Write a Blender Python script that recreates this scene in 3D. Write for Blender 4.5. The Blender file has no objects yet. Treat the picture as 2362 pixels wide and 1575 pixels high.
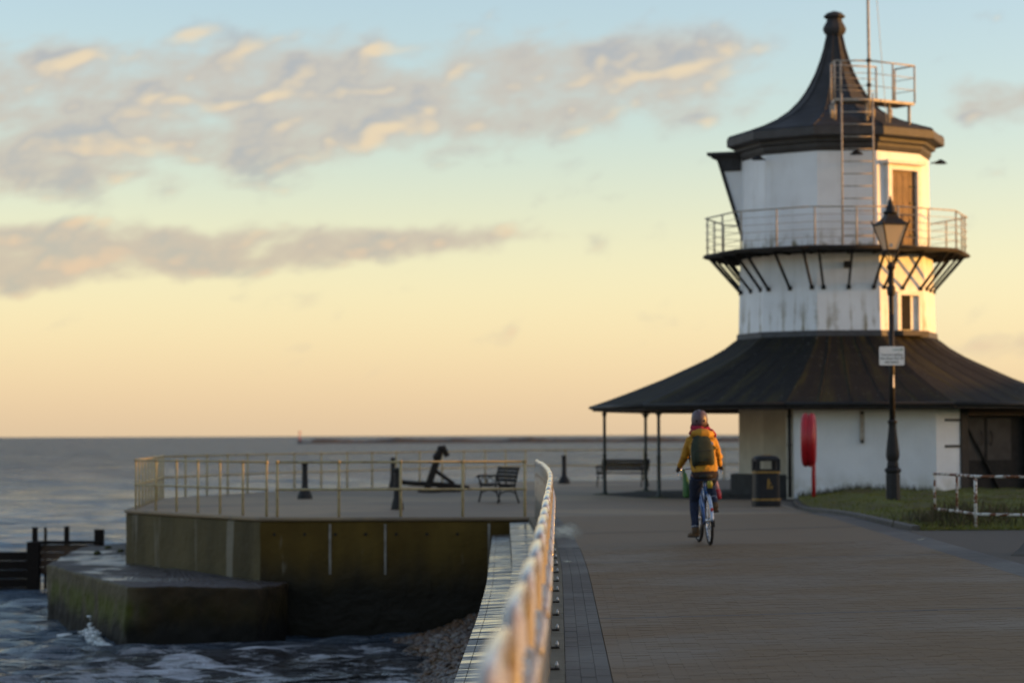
import bpy, bmesh, math, random
import numpy as np
from mathutils import Vector, Matrix, Euler
R = math.radians
random.seed(7); rng = np.random.default_rng(7)
sc = bpy.context.scene
col = sc.collection
# ------------------------------------------------------------------ camera
CAM_H = 1.58
cd = bpy.data.cameras.new('camera'); cam = bpy.data.objects.new('camera', cd); col.objects.link(cam); sc.camera = cam
cam.location = (0, 0, CAM_H)
cam.rotation_euler = (Matrix.Rotation(R(90 + 2.223), 4, 'X') @ Matrix.Rotation(R(-0.2), 4, 'Z')).to_euler()
cd.sensor_width = 36; cd.lens = 85; cd.clip_start = .1; cd.clip_end = 60000
cd.dof.use_dof = True; cd.dof.focus_distance = 21.0; cd.dof.aperture_fstop = 2.0
# ------------------------------------------------------------------ sky, sun, exposure
SUN_AZ, SUN_EL = 91.5, 4.0                       # degrees right of the view direction, above the horizon
wd = bpy.data.worlds.new('World'); sc.world = wd; wd.use_nodes = True
wt = wd.node_tree
sc.view_settings.view_transform = 'Standard'; sc.view_settings.look = 'None'
sc.view_settings.exposure = 1.5; sc.view_settings.gamma = 1
sl = bpy.data.lights.new('sun', 'SUN'); sl.energy = 2.6; sl.angle = R(.53); sl.color = (1, .44, .07)
so = bpy.data.objects.new('sun', sl); col.objects.link(so)
sd = Vector((math.sin(R(SUN_AZ)) * math.cos(R(SUN_EL)), math.cos(R(SUN_AZ)) * math.cos(R(SUN_EL)), math.sin(R(SUN_EL))))
so.rotation_euler = sd.to_track_quat('Z', 'Y').to_euler()


class G:
    """tiny wrapper to write node maths"""
    def __init__(s, nt): s.nt = nt
    def n(s, t, **k):
        x = s.nt.nodes.new(t)
        for a, b in k.items(): setattr(x, a, b)
        return x
    def put(s, sock, v):
        if v is None: return
        if isinstance(v, bpy.types.NodeSocket): s.nt.links.new(v, sock)
        elif isinstance(v, (tuple, list)) and sock.type == 'RGBA' and len(v) == 3: sock.default_value = (*v, 1)
        else: sock.default_value = v
    def m(s, op, a, b=None, c=None, clamp=False):
        x = s.n('ShaderNodeMath', operation=op, use_clamp=clamp)
        for i, v in enumerate((a, b, c)): s.put(x.inputs[i], v)
        return x.outputs[0]
    def ss(s, v, lo, hi, a=0., b=1.):
        x = s.n('ShaderNodeMapRange', interpolation_type='SMOOTHSTEP')
        for i, q in enumerate((v, lo, hi, a, b)): s.put(x.inputs[i], q)
        return x.outputs[0]
    def mix(s, f, a, b, mode='MIX'):
        x = s.n('ShaderNodeMix', data_type='RGBA', blend_type=mode)
        s.put(x.inputs[0], f); s.put(x.inputs[6], a); s.put(x.inputs[7], b)
        return x.outputs[2]
    def noise(s, vec, scale, detail=4, rough=.55, dist=0, w=None, out=0):
        x = s.n('ShaderNodeTexNoise')
        s.put(x.inputs['Vector'], vec); x.inputs['Scale'].default_value = scale
        x.inputs['Detail'].default_value = detail; x.inputs['Roughness'].default_value = rough
        x.inputs['Distortion'].default_value = dist
        return x.outputs[out]
    def sep(s, v):
        x = s.n('ShaderNodeSeparateXYZ'); s.put(x.inputs[0], v); return x.outputs
    def comb(s, a, b, c=0.):
        x = s.n('ShaderNodeCombineXYZ')
        for i, v in enumerate((a, b, c)): s.put(x.inputs[i], v)
        return x.outputs[0]
    def mapv(s, v, scale=(1, 1, 1), loc=(0, 0, 0), rot=(0, 0, 0)):
        x = s.n('ShaderNodeMapping'); s.put(x.inputs[0], v)
        x.inputs['Scale'].default_value = scale; x.inputs['Location'].default_value = loc; x.inputs['Rotation'].default_value = rot
        return x.outputs[0]


def build_world():
    g = G(wt)
    bg = wt.nodes['Background']; bg.inputs[1].default_value = .15
    sky = g.n('ShaderNodeTexSky', sky_type='NISHITA', sun_disc=False)
    sky.sun_elevation = R(SUN_EL); sky.sun_rotation = R(SUN_AZ); sky.altitude = 0
    sky.air_density = 1.0; sky.dust_density = 1.0; sky.ozone_density = 1.6
    d = g.n('ShaderNodeTexCoord').outputs['Generated']
    x, y, z = g.sep(d)
    el = g.m('MULTIPLY', g.m('ARCSINE', z), 57.2958)
    az = g.m('MULTIPLY', g.m('ARCTAN2', x, y), 57.2958)
    base = g.mix(1., sky.outputs[0], (1.14, 1.06, 1.16), 'MULTIPLY')
    haze = g.mix(g.ss(el, 0., 4.5), (2.20, 1.72, 1.18), (2.65, 2.34, 1.62))
    base = g.mix(g.ss(el, .5, 7.6, .68, 0.), base, haze)
    # clouds: a broken band of stratocumulus and a thinner grey bank under it, drifting off to the right
    wob = g.noise(g.comb(g.m('MULTIPLY', az, .10), g.m('MULTIPLY', el, .25)), 1., 2)
    u = g.m('ADD', g.m('MULTIPLY', az, .60), g.m('MULTIPLY', el, -.30)); v = g.m('MULTIPLY', el, 1.02)
    p = g.comb(u, v, g.m('MULTIPLY', wob, .8))
    n1 = g.noise(p, 1.1, 5, .50, .15)
    ps = g.comb(g.m('ADD', u, .16), g.m('ADD', v, -.20), g.m('MULTIPLY', wob, .8))
    n2 = g.noise(ps, 1.1, 5, .50, .15)
    l1 = g.noise(p, 1.1, 2.6, .45, .15); l2 = g.noise(g.comb(g.m('ADD', u, .22), g.m('ADD', v, -.26), g.m('MULTIPLY', wob, .8)), 1.1, 2.6, .45, .15)
    def band(c, hw, soft):
        return g.ss(g.m('ABSOLUTE', g.m('SUBTRACT', el, c)), g.m('SUBTRACT', hw, soft), g.m('ADD', hw, soft), 1., 0.)
    azs = g.m('ADD', az, 12.)
    c1 = g.m('ADD', 7.35, g.m('MULTIPLY', azs, .066)); h1 = g.m('SUBTRACT', 1.9, g.m('MULTIPLY', azs, .045))
    h1 = g.m('MAXIMUM', h1, .5)
    b1 = g.m('MULTIPLY', band(c1, h1, .75), g.ss(az, 4.6, 7.6, 1., .0))
    b1 = g.m('MAXIMUM', b1, g.m('MULTIPLY', band(g.m('ADD', 7.75, 0.), .55, .5), g.ss(az, 9.4, 10.8)))
    c2 = g.m('ADD', 4.15, g.m('MULTIPLY', azs, .045)); h2 = g.m('SUBTRACT', .88, g.m('MULTIPLY', azs, .052))
    b2 = g.m('MULTIPLY', band(c2, g.m('MAXIMUM', h2, .20), .36), g.ss(az, -1.0, 4.2, 1., .0))
    b3 = g.m('MULTIPLY', band(1.9, .35, .3), g.m('MULTIPLY', g.ss(az, 9., 12.), .6))
    high = g.m('MULTIPLY', g.ss(el, 12., 25.), .5)
    cov = g.m('MAXIMUM', g.m('MAXIMUM', g.m('MULTIPLY', b1, .95), g.m('MULTIPLY', b2, 1.05)), g.m('MAXIMUM', high, b3))
    dens = g.ss(g.m('ADD', n1, g.m('MULTIPLY', cov, .43)), .60, .98)
    dens = g.m('MULTIPLY', dens, g.ss(el, .6, 2.5))
    lit = g.ss(g.m('ADD', g.m('SUBTRACT', l1, l2), g.m('MULTIPLY', g.m('SUBTRACT', n1, n2), .45)), -.06, .34)
    lit = g.m('MULTIPLY', lit, g.ss(dens, .05, .4))
    thin = g.ss(n1, .50, .66, 1., 0.)
    lit = g.m('MAXIMUM', lit, g.m('MULTIPLY', thin, .35))
    dark = g.mix(g.ss(el, 3., 8.), (1.20, 1.14, .96), (1.05, 1.08, 1.12))
    bright = g.mix(g.ss(el, 3., 8.), (1.80, 1.32, .92), (2.0, 1.6, 1.08))
    cc = g.mix(lit, dark, bright)
    base = g.mix(g.m('MULTIPLY', dens, .88), base, cc)
    g.put(bg.inputs[0], base)


build_world()

# ------------------------------------------------------------------ materials
MATS = {}


def newmat(name):
    m = bpy.data.materials.new(name); m.use_nodes = True
    MATS[name] = m
    return m, G(m.node_tree), m.node_tree.nodes['Principled BSDF']


def bumpnode(g, b, h, strength=.3, dist=.02):
    x = g.n('ShaderNodeBump'); x.inputs['Strength'].default_value = strength; x.inputs['Distance'].default_value = dist
    g.put(x.inputs['Height'], h); g.put(b.inputs['Normal'], x.outputs[0])


def mat(name, c1, c2=None, rough=.6, metal=0., scale=5., thr=(.35, .65), bump=0., bscale=60., spec=.5, rough2=None, coat=0.):
    m, g, b = newmat(name)
    o = g.n('ShaderNodeTexCoord').outputs['Object']
    if c2 is None: c2 = tuple(q * .72 for q in c1)
    f = g.ss(g.noise(o, scale, 6, .62), *thr)
    g.put(b.inputs['Base Color'], g.mix(f, c1, c2))
    if rough2 is None: rough2 = min(1, rough + .15)
    g.put(b.inputs['Roughness'], g.m('ADD', rough, g.m('MULTIPLY', g.noise(o, scale * 2.3, 4), rough2 - rough)))
    b.inputs['Metallic'].default_value = metal; b.inputs['Specular IOR Level'].default_value = spec
    b.inputs['Coat Weight'].default_value = coat
    if bump: bumpnode(g, b, g.noise(o, bscale, 4), bump)
    return m


def make_materials():
    mat('black_iron', (.010, .011, .012), (.016, .016, .017), .5, 0, 8, bump=.1, spec=.28)
    mat('green_black_paint', (.008, .014, .012), (.016, .022, .016), .45, 0, 6, bump=.1)
    mat('weathered_wood', (.018, .013, .010), (.010, .008, .007), .8, 0, 14, bump=.4, bscale=40, spec=.2)
    mat('dark_slat', (.012, .012, .012), (.02, .019, .018), .75, 0, 8, bump=.3, spec=.25)
    mat('galvanised', (.42, .44, .46), (.30, .32, .33), .38, .55, 9, bump=.1)
    mat('cream_paint', (.34, .29, .15), (.20, .15, .07), .5, 0, 7, thr=(.45, .7), bump=.15)
    mat('white_paint', (.80, .80, .78), (.68, .68, .64), .55, 0, 3)
    mat('dark_brown_wood', (.085, .045, .022), (.05, .028, .015), .55, 0, 5, bump=.3, bscale=30)
    mat('shutter_brown', (.17, .10, .05), (.11, .065, .033), .6, 0, 3, bump=.3, bscale=30)
    mat('slate_paint', (.040, .042, .046), (.026, .027, .029), .7, 0, 3, bump=.2, spec=.3)
    mat('cornice_paint', (.050, .051, .055), (.036, .036, .038), .6, 0, 3, bump=.15)
    mat('old_iron', (.03, .022, .016), (.015, .012, .01), .75, .2, 9, bump=.5)
    mat('red_plastic', (.40, .006, .016), (.33, .005, .012), .34, 0, 3)
    mat('red_paint', (.40, .012, .014), (.30, .010, .012), .4, 0, 6)
    mat('bin_plastic', (.008, .009, .012), (.012, .013, .016), .5, 0, 5, bump=.2, spec=.28)
    mat('gold_paint', (.27, .16, .035), (.19, .11, .02), .45, .2, 12)
    mat('tan_asphalt', (.085, .072, .056), (.06, .05, .04), .85, 0, 30, bump=.4, bscale=160)
    mat('floor_shade', (.032, .032, .034), (.022, .022, .023), .9, 0, 6, bump=.4, bscale=120, spec=.25)  # dark tone for the shade laid under the shelter roof
    mat('kerb_stone', (.085, .078, .068), (.055, .05, .043), .75, 0, 5, bump=.4, bscale=50)
    mat('moss', (.05, .055, .010), (.03, .03, .008), .95, 0, 20, bump=.6, bscale=60)
    mat('seal_strip', (.22, .21, .18), (.13, .12, .10), .7, 0, 6)
    mat('block_bank_earth', (.05, .055, .025), (.035, .033, .02), .95, 0, .6)
    mat('rock', (.07, .065, .06), (.045, .042, .04), .85, 0, 2, bump=.5, bscale=3)
    mat('weathered_steel', (.40, .37, .32), (.27, .235, .19), .5, 0, 8, bump=.2)
    mat('rubber', (.012, .012, .012), None, .7)
    mat('chrome', (.6, .62, .64), None, .18, 1.)
    mat('blue_enamel', (.02, .11, .36), (.015, .09, .30), .28, 0, 5, coat=.5)
    mat('pale_mudguard', (.34, .42, .55), (.26, .33, .46), .22, .35, 4, coat=.4)
    mat('jacket_mustard', (.40, .205, .012), (.32, .16, .010), .72, 0, 9, bump=.35, bscale=24)
    mat('jeans_navy', (.012, .022, .055), (.008, .015, .038), .85, 0, 14, bump=.3, bscale=40)
    mat('hem_brown', (.022, .013, .010), (.015, .009, .008), .9, 0, 12, bump=.3)
    mat('scarf_crimson', (.30, .008, .035), (.22, .006, .026), .85, 0, 12, bump=.5, bscale=30)
    mat('helmet_mauve', (.085, .058, .074), (.07, .048, .062), .38, 0, 5)
    mat('dark_void', (.006, .006, .006), None, .9)
    mat('skin', (.40, .22, .15), (.36, .19, .13), .5, 0, 10)
    mat('hair_brown', (.05, .025, .012), (.03, .016, .008), .6, 0, 40, bump=.5)
    mat('boot_brown', (.085, .048, .018), (.05, .028, .011), .6, 0, 12, bump=.3)
    mat('glove_black', (.012, .012, .013), None, .7)
    mat('pack_green', (.020, .030, .015), (.013, .021, .011), .78, 0, 10, bump=.3, bscale=80)
    mat('pack_trim', (.008, .010, .008), None, .7)
    mat('tag_pale', (.30, .34, .42), None, .5)
    mat('bag_green', (.03, .13, .03), (.02, .095, .022), .55, 0, 6, bump=.5, bscale=14)
    mat('bag_red', (.38, .015, .03), (.26, .010, .02), .5, 0, 6, bump=.5, bscale=14)
    mat('bag_pink', (.48, .25, .26), (.40, .19, .2), .5, 0, 6, bump=.5, bscale=14)
    mat('reflector_orange', (.75, .13, .01), None, .25)
    mat('lens_yellow', (.30, .28, .03), None, .4)
    mat('sign_white', (.72, .74, .74), (.66, .68, .69), .4, 0, 4)
    mat('sign_ink', (.012, .014, .016), None, .5)
    mat('sign_green', (.012, .15, .08), None, .5)
    mat('sticker_white', (.75, .75, .72), (.2, .2, .2), .5, 0, 30, thr=(.5, .6))
    mat('foam', (.80, .84, .86), (.55, .62, .66), .7, 0, 8, bump=.5)
    mat('lead_flash', (.045, .05, .058), (.03, .032, .036), .55, 0, 4)
    mat('door_grey', (.060, .055, .050), (.042, .038, .034), .85, 0, 3)
    # tower and wall paint: whitewash over brick, grime runs, green at the foot
    for nm, runs in (('whitewash', 0.), ('tower_whitewash', 1.)):
        m, g, b = newmat(nm)
        o = g.n('ShaderNodeTexCoord').outputs['Object']
        x, y, z = g.sep(o)
        ang = g.m('ARCTAN2', x, g.m('MULTIPLY', y, -1.))
        cyl = g.comb(g.m('MULTIPLY', ang, 5.5 if not runs else 2.6), z, 0.)
        base = g.mix(g.ss(g.noise(o, 1.1, 5), .35, .7), (.74, .79, .83), (.66, .70, .735))
        if runs:
            st = g.noise(g.mapv(cyl, (5.5, .32, 1)), 1., 5, .6)
            f = g.ss(g.m('ADD', st, g.m('MULTIPLY', g.noise(o, 3.3, 5), .35)), .66, .86)
            zone = g.m('MAXIMUM', g.ss(z, 4.2, 5.4, 1., .12), g.m('MULTIPLY', g.ss(z, 6.35, 7.0, 1., 0.), g.ss(z, 6.2, 6.3)))
            base = g.mix(g.m('MULTIPLY', f, g.m('MULTIPLY', zone, .85)), base, (.16, .13, .045))
            gr = g.m('MULTIPLY', g.ss(g.noise(o, 4., 5), .45, .62), g.m('MULTIPLY', g.ss(z, 6.38, 6.85, 1., 0.), g.ss(z, 6.2, 6.3)))
            base = g.mix(g.m('MULTIPLY', gr, .8), base, (.13, .11, .04))
        else:
            gr = g.m('MULTIPLY', g.ss(g.noise(o, 2.5, 5), .38, .66), g.ss(z, .1, .75, 1., 0.))
            base = g.mix(g.m('MULTIPLY', gr, .55), base, (.20, .20, .10))
        g.put(b.inputs['Base Color'], base); b.inputs['Roughness'].default_value = .6
        br = g.n('ShaderNodeTexBrick'); g.put(br.inputs['Vector'], cyl)
        br.inputs['Scale'].default_value = 1.; br.inputs['Brick Width'].default_value = .23; br.inputs['Row Height'].default_value = .078
        br.inputs['Mortar Size'].default_value = .010; br.inputs['Mortar Smooth'].default_value = .6
        h = g.m('ADD', g.m('MULTIPLY', br.outputs['Fac'], -.6), g.m('MULTIPLY', g.noise(o, 14, 4), .5))
        bumpnode(g, b, h, .55 if not runs else .2, .012)
    mat('core_render', (.60, .56, .46), (.52, .48, .39), .7, 0, 2)
    # roofs: dark felt with moss streaks running down
    for nm, c, mossy in (('skirt_felt', (.0085, .0082, .0075), .7), ('spire_lead', (.045, .048, .056), .22)):
        m, g, b = newmat(nm)
        o = g.n('ShaderNodeTexCoord').outputs['Object']
        x, y, z = g.sep(o)
        ang = g.m('ARCTAN2', x, g.m('MULTIPLY', y, -1.))
        cyl = g.comb(g.m('MULTIPLY', ang, 9.), g.m('MULTIPLY', z, .5), 0.)
        st = g.noise(cyl, 1.5, 6, .65)
        base = g.mix(g.ss(g.noise(o, 2.2, 5), .3, .7), c, tuple(q * .65 for q in c))
        base = g.mix(g.m('MULTIPLY', g.ss(st, .46, .68), mossy), base, (.042, .035, .005))
        sp = g.ss(g.noise(o, 13., 2), .69, .74)
        base = g.mix(g.m('MULTIPLY', sp, .4), base, (.3, .3, .3))
        g.put(b.inputs['Base Color'], base); b.inputs['Roughness'].default_value = .8; b.inputs['Specular IOR Level'].default_value = .25
        bumpnode(g, b, g.m('ADD', st, g.noise(o, 30, 3)), .35, .02)
    # flaking white paint over rust
    m, g, b = newmat('rusty_white')
    o = g.n('ShaderNodeTexCoord').outputs['Object']
    f = g.ss(g.noise(o, 7.5, 7, .68), .47, .53)
    rc = g.mix(g.noise(o, 40, 3), (.20, .07, .022), (.07, .028, .012))
    g.put(b.inputs['Base Color'], g.mix(f, (.54, .54, .50), rc))
    g.put(b.inputs['Roughness'], g.m('ADD', .4, g.m('MULTIPLY', f, .45)))
    bumpnode(g, b, f, -.4, .004)
    # painted railing bars: pale grey enamel
    m, g, b = newmat('rail_paint'); b.inputs['Coat Weight'].default_value = .8; b.inputs['Coat Roughness'].default_value = .12
    o = g.n('ShaderNodeTexCoord').outputs['Object']
    f = g.ss(g.noise(o, 11, 6, .65), .56, .66)
    g.put(b.inputs['Base Color'], g.mix(f, (.30, .285, .25), (.20, .13, .08)))
    b.inputs['Roughness'].default_value = .27; b.inputs['Specular IOR Level'].default_value = .7
    bumpnode(g, b, g.noise(o, 70, 3), .12, .004)
    # pavers: colour differs from block to block
    for nm, ca, cb, cc2 in (('paver_tan', (.120, .073, .026), (.104, .063, .022), (.132, .081, .029)), ('paver_grey', (.050, .045, .039), (.038, .034, .030), (.062, .056, .048))):
        m, g, b = newmat(nm)
        o = g.n('ShaderNodeTexCoord').outputs['Object']
        r1 = g.n('ShaderNodeObjectInfo').outputs['Random']
        at = g.n('ShaderNodeAttribute'); at.attribute_name = 'tint'
        r = g.m('FRACT', g.m('ADD', r1, at.outputs['Fac']))
        wp = g.n('ShaderNodeNewGeometry').outputs['Position']
        base = g.mix(g.ss(r, 0., 1.), ca, cb)
        base = g.mix(g.ss(r, .8, 1.), base, cc2)
        st = g.ss(g.noise(wp, .45, 5), .35, .7)
        base = g.mix(g.m('MULTIPLY', st, .45), base, tuple(q * .6 for q in ca))
        g.put(b.inputs['Base Color'], base)
        g.put(b.inputs['Roughness'], g.m('SUBTRACT', .78, g.m('MULTIPLY', st, .22)))
        bumpnode(g, b, g.noise(wp, 140, 3), .35, .004)
    # sand joint below the pavers, and the far paving where single blocks can no longer be told apart
    m, g, b = newmat('joint_sand')
    o = g.n('ShaderNodeTexCoord').outputs['Object']
    g.put(b.inputs['Base Color'], g.mix(g.noise(o, 30, 3), (.08, .052, .023), (.10, .064, .029)))
    b.inputs['Roughness'].default_value = .95
    m, g, b = newmat('paving_far')
    o = g.n('ShaderNodeTexCoord').outputs['Object']
    br = g.n('ShaderNodeTexBrick'); g.put(br.inputs['Vector'], o)
    for k, v in (('Scale', 1.), ('Brick Width', .2), ('Row Height', .1), ('Mortar Size', .004)): br.inputs[k].default_value = v
    for k, v in (('Color1', (.124, .076, .028, 1)), ('Color2', (.108, .066, .024, 1)), ('Mortar', (.085, .052, .02, 1))): br.inputs[k].default_value = v
    st = g.ss(g.noise(o, .45, 5), .35, .7)
    g.put(b.inputs['Base Color'], g.mix(g.m('MULTIPLY', st, .45), br.outputs['Color'], (.10, .068, .034)))
    b.inputs['Roughness'].default_value = .7
    # concrete
    m, g, b = newmat('deck_concrete')
    o = g.n('ShaderNodeTexCoord').outputs['Object']
    f = g.ss(g.noise(o, .16, 5), .42, .6)
    base = g.mix(f, (.215, .160, .092), (.135, .102, .064))
    base = g.mix(g.m('MULTIPLY', g.ss(g.noise(o, 1.6, 5), .5, .7), .5), base, (.10, .09, .075))
    g.put(b.inputs['Base Color'], base); b.inputs['Roughness'].default_value = .72
    bumpnode(g, b, g.noise(o, 25, 4), .3, .01)
    m, g, b = newmat('sea_concrete')                      # stained by the tide: dark and weedy low down
    o = g.n('ShaderNodeNewGeometry').outputs['Position']
    b.inputs['Specular IOR Level'].default_value = .2
    x, y, z = g.sep(o)
    n = g.noise(g.mapv(o, (1, 1, .35)), .9, 6)
    base = g.mix(g.ss(n, .3, .7), (.115, .077, .015), (.062, .039, .007))
    w = g.ss(g.m('ADD', z, g.m('MULTIPLY', g.noise(g.mapv(o, (1, 1, .25)), 1.6, 6), 1.1)), -1.0, .15, 1., 0.)
    base = g.mix(w, base, (.007, .006, .003))
    base = g.mix(g.m('MULTIPLY', g.ss(g.noise(g.mapv(o, (1.3, 1.3, .3)), 2.1, 4), .66, .74), .5), base, (.16, .145, .11))
    g.put(b.inputs['Base Color'], base)
    g.put(b.inputs['Roughness'], g.m('SUBTRACT', .85, g.m('MULTIPLY', w, .35)))
    bumpnode(g, b, g.noise(o, 9, 6), .6, .03)
    m, g, b = newmat('pale_sea_concrete')                 # the weathered return of the platform
    o = g.n('ShaderNodeNewGeometry').outputs['Position']
    b.inputs['Specular IOR Level'].default_value = .25
    n = g.noise(g.mapv(o, (1, 1, .35)), 1.1, 6)
    base = g.mix(g.ss(n, .3, .7), (.095, .078, .035), (.052, .042, .018))
    base = g.mix(g.m('MULTIPLY', g.ss(g.noise(g.mapv(o, (1.7, 1.7, .12)), 1.5, 4), .60, .70), .6), base, (.24, .225, .18))
    g.put(b.inputs['Base Color'], base); b.inputs['Roughness'].default_value = .8
    bumpnode(g, b, g.noise(o, 9, 6), .6, .03)
    m, g, b = newmat('ledge_concrete')
    o = g.n('ShaderNodeNewGeometry').outputs['Position']
    x, y, z = g.sep(o)
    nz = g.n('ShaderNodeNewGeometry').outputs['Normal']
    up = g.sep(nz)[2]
    n = g.noise(g.mapv(o, (1, 1, .4)), 1.3, 6)
    base = g.mix(g.ss(n, .3, .7), (.10, .088, .05), (.055, .046, .025))
    alg = g.m('MULTIPLY', g.ss(g.noise(g.mapv(o, (1, 1, .22)), 1.5, 4), .36, .50), g.ss(z, -1.30, -1.6))
    base = g.mix(g.m('MULTIPLY', alg, .9), base, (.058, .072, .004))
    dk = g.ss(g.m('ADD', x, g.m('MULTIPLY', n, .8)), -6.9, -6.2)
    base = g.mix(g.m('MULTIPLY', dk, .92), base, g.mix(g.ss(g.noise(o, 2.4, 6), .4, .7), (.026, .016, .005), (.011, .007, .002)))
    b.inputs['Specular IOR Level'].default_value = .22
    low = g.ss(g.m('ADD', z, g.m('MULTIPLY', n, .9)), -1.65, -1.2, 1., 0.)
    base = g.mix(low, base, (.008, .008, .006))
    wet = g.m('MULTIPLY', g.ss(up, .8, .95), g.ss(g.noise(o, .55, 4), .50, .62))
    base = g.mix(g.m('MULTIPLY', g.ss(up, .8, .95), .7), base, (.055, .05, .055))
    g.put(b.inputs['Base Color'], base)
    g.put(b.inputs['Roughness'], g.m('SUBTRACT', .72, g.m('MULTIPLY', wet, .42)))
    bumpnode(g, b, g.noise(o, 6, 5), .25, .03)
    m, g, b = newmat('wet_step')                          # wet slabs along the sea wall
    o = g.n('ShaderNodeNewGeometry').outputs['Position']
    n = g.noise(g.mapv(o, (1.2, 5.5, 1)), 1., 5, .6)
    base = g.mix(g.ss(n, .35, .65), (.13, .13, .125), (.045, .05, .056))
    base = g.mix(g.ss(g.noise(o, 26, 2), .72, .76), base, (.01, .01, .01))
    g.put(b.inputs['Base Color'], base)
    g.put(b.inputs['Roughness'], g.ss(n, .36, .60, .05, .55)); b.inputs['Specular IOR Level'].default_value = .7
    bumpnode(g, b, g.noise(g.mapv(o, (1.5, 9, 1)), 1.6, 5), .35, .006)
    # coping slabs by the railing
    mat('coping_concrete', (.12, .108, .075), (.08, .07, .045), .8, 0, 2.2, bump=.5, bscale=40)
    m, g, b = newmat('puddle_water')
    b.inputs['Base Color'].default_value = (.03, .028, .025, 1); b.inputs['Roughness'].default_value = .33
    b.inputs['Specular IOR Level'].default_value = .6
    o = g.n('ShaderNodeTexCoord').outputs['Object']
    bumpnode(g, b, g.noise(g.mapv(o, (2, 12, 1)), 2., 4), .35, .01)
    at = g.n('ShaderNodeAttribute'); at.attribute_name = 'tint'
    al = g.ss(g.m('ADD', at.outputs['Fac'], g.m('MULTIPLY', g.noise(g.mapv(o, (9, 1.6, 1)), 1.2, 5), .7)), .55, 1.5)
    g.put(b.inputs['Alpha'], al)
    # pebbles
    m, g, b = newmat('pebble')
    at = g.n('ShaderNodeAttribute'); at.attribute_name = 'tint'
    cr = g.n('ShaderNodeValToRGB'); g.put(cr.inputs[0], at.outputs['Fac'])
    e = cr.color_ramp.elements; e[0].color = (.045, .026, .012, 1); e[1].color = (.17, .15, .13, 1)
    e.new(.45).color = (.11, .055, .018, 1); e.new(.7).color = (.05, .045, .045, 1)
    g.put(b.inputs['Base Color'], cr.outputs[0]); b.inputs['Roughness'].default_value = .3
    # sea
    m, g, b = newmat('sea_water')
    o = g.n('ShaderNodeNewGeometry').outputs['Position']
    x, y, z = g.sep(o)
    g.put(b.inputs['Specular IOR Level'], g.ss(y, 50., 350., .35, .05)); b.inputs['IOR'].default_value = 1.333
    near = g.ss(y, 25., 110., 1., 0.)
    h = g.m('ADD', g.m('MULTIPLY', g.noise(g.mapv(o, (.8, 1.7, 1)), 1.3, 5, .65), 1.0), g.m('ADD', g.m('MULTIPLY', g.noise(g.mapv(o, (.22, .50, 1)), 1., 4), 2.0), g.m('MULTIPLY', g.noise(g.mapv(o, (.03, .09, 1)), 1., 5, .7), 7.)))
    h = g.m('MULTIPLY', h, g.m('MINIMUM', g.m('ADD', 1., g.m('POWER', g.m('DIVIDE', g.m('MAXIMUM', y, 0.), 75.), 2.)), 30.))
    bp = g.n('ShaderNodeBump'); bp.inputs['Strength'].default_value = 1.0; bp.inputs['Distance'].default_value = .9
    g.put(bp.inputs['Height'], h); g.put(b.inputs['Normal'], bp.outputs[0])
    # foam where the sea runs up against the platform and the beach
    fx = g.ss(x, -9.5, -5.5); fy = g.m('MULTIPLY', g.ss(y, 47.2, 42.0, 0., 1.), g.ss(y, 30., 38.))
    fo = g.noise(g.mapv(o, (.55, 1.1, 1)), 1.3, 7, .66, .8)
    fm = g.m('MULTIPLY', g.m('MULTIPLY', fx, fy), g.ss(fo, .50, .62))
    murk_sky = g.mix(g.ss(g.noise(o, .3, 3), .4, .6), (.19, .30, .44), (.12, .185, .27))  # blue of the reflected upper sky put into the base colour
    murk_sky = g.mix(g.ss(y, 36., 75., .75, 0.), murk_sky, (.018, .022, .024))
    murk_sky = g.mix(g.m('MULTIPLY', g.m('MULTIPLY', fx, fy), .6), murk_sky, (.06, .045, .033))
    g.put(b.inputs['Base Color'], g.mix(fm, murk_sky, (.62, .66, .72)))
    g.put(b.inputs['Roughness'], g.m('ADD', g.m('ADD', g.ss(y, 40., 260., .14, .31), g.m('MULTIPLY', g.m('MULTIPLY', g.m('SUBTRACT', g.ss(g.noise(g.mapv(o, (.12, .55, 1)), 1., 6, .7), .35, .65), .5), .30), g.ss(y, 40., 160.))), g.m('MULTIPLY', fm, .5)))
    # grass
    m, g, b = newmat('grass_blade')
    at = g.n('ShaderNodeAttribute'); at.attribute_name = 'tint'
    g.put(b.inputs['Base Color'], g.mix(at.outputs['Fac'], (.075, .098, .002), (.135, .130, .004)))
    b.inputs['Roughness'].default_value = .7
    m, g, b = newmat('weed_stem')
    at = g.n('ShaderNodeAttribute'); at.attribute_name = 'tint'
    g.put(b.inputs['Base Color'], g.mix(at.outputs['Fac'], (.075, .05, .022), (.03, .036, .010)))
    b.inputs['Roughness'].default_value = .85
    m, g, b = newmat('turf')
    o = g.n('ShaderNodeTexCoord').outputs['Object']
    g.put(b.inputs['Base Color'], g.mix(g.ss(g.noise(o, .7, 5), .4, .65), (.068, .080, .003), (.055, .040, .008)))
    b.inputs['Roughness'].default_value = .95; bumpnode(g, b, g.noise(o, 20, 4), .8, .04)
    # frosted lantern pane
    m, g, b = newmat('frosted_pane')
    tr = g.n('ShaderNodeBsdfTranslucent'); tr.inputs[0].default_value = (.85, .80, .70, 1)
    ms = g.n('ShaderNodeMixShader'); ms.inputs[0].default_value = .62
    b.inputs['Base Color'].default_value = (.80, .72, .58, 1); b.inputs['Roughness'].default_value = .25
    m.node_tree.links.new(b.outputs[0], ms.inputs[1]); m.node_tree.links.new(tr.outputs[0], ms.inputs[2])
    m.node_tree.links.new(ms.outputs[0], m.node_tree.nodes['Material Output'].inputs[0])


make_materials()

# ------------------------------------------------------------------ mesh helpers


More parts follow.
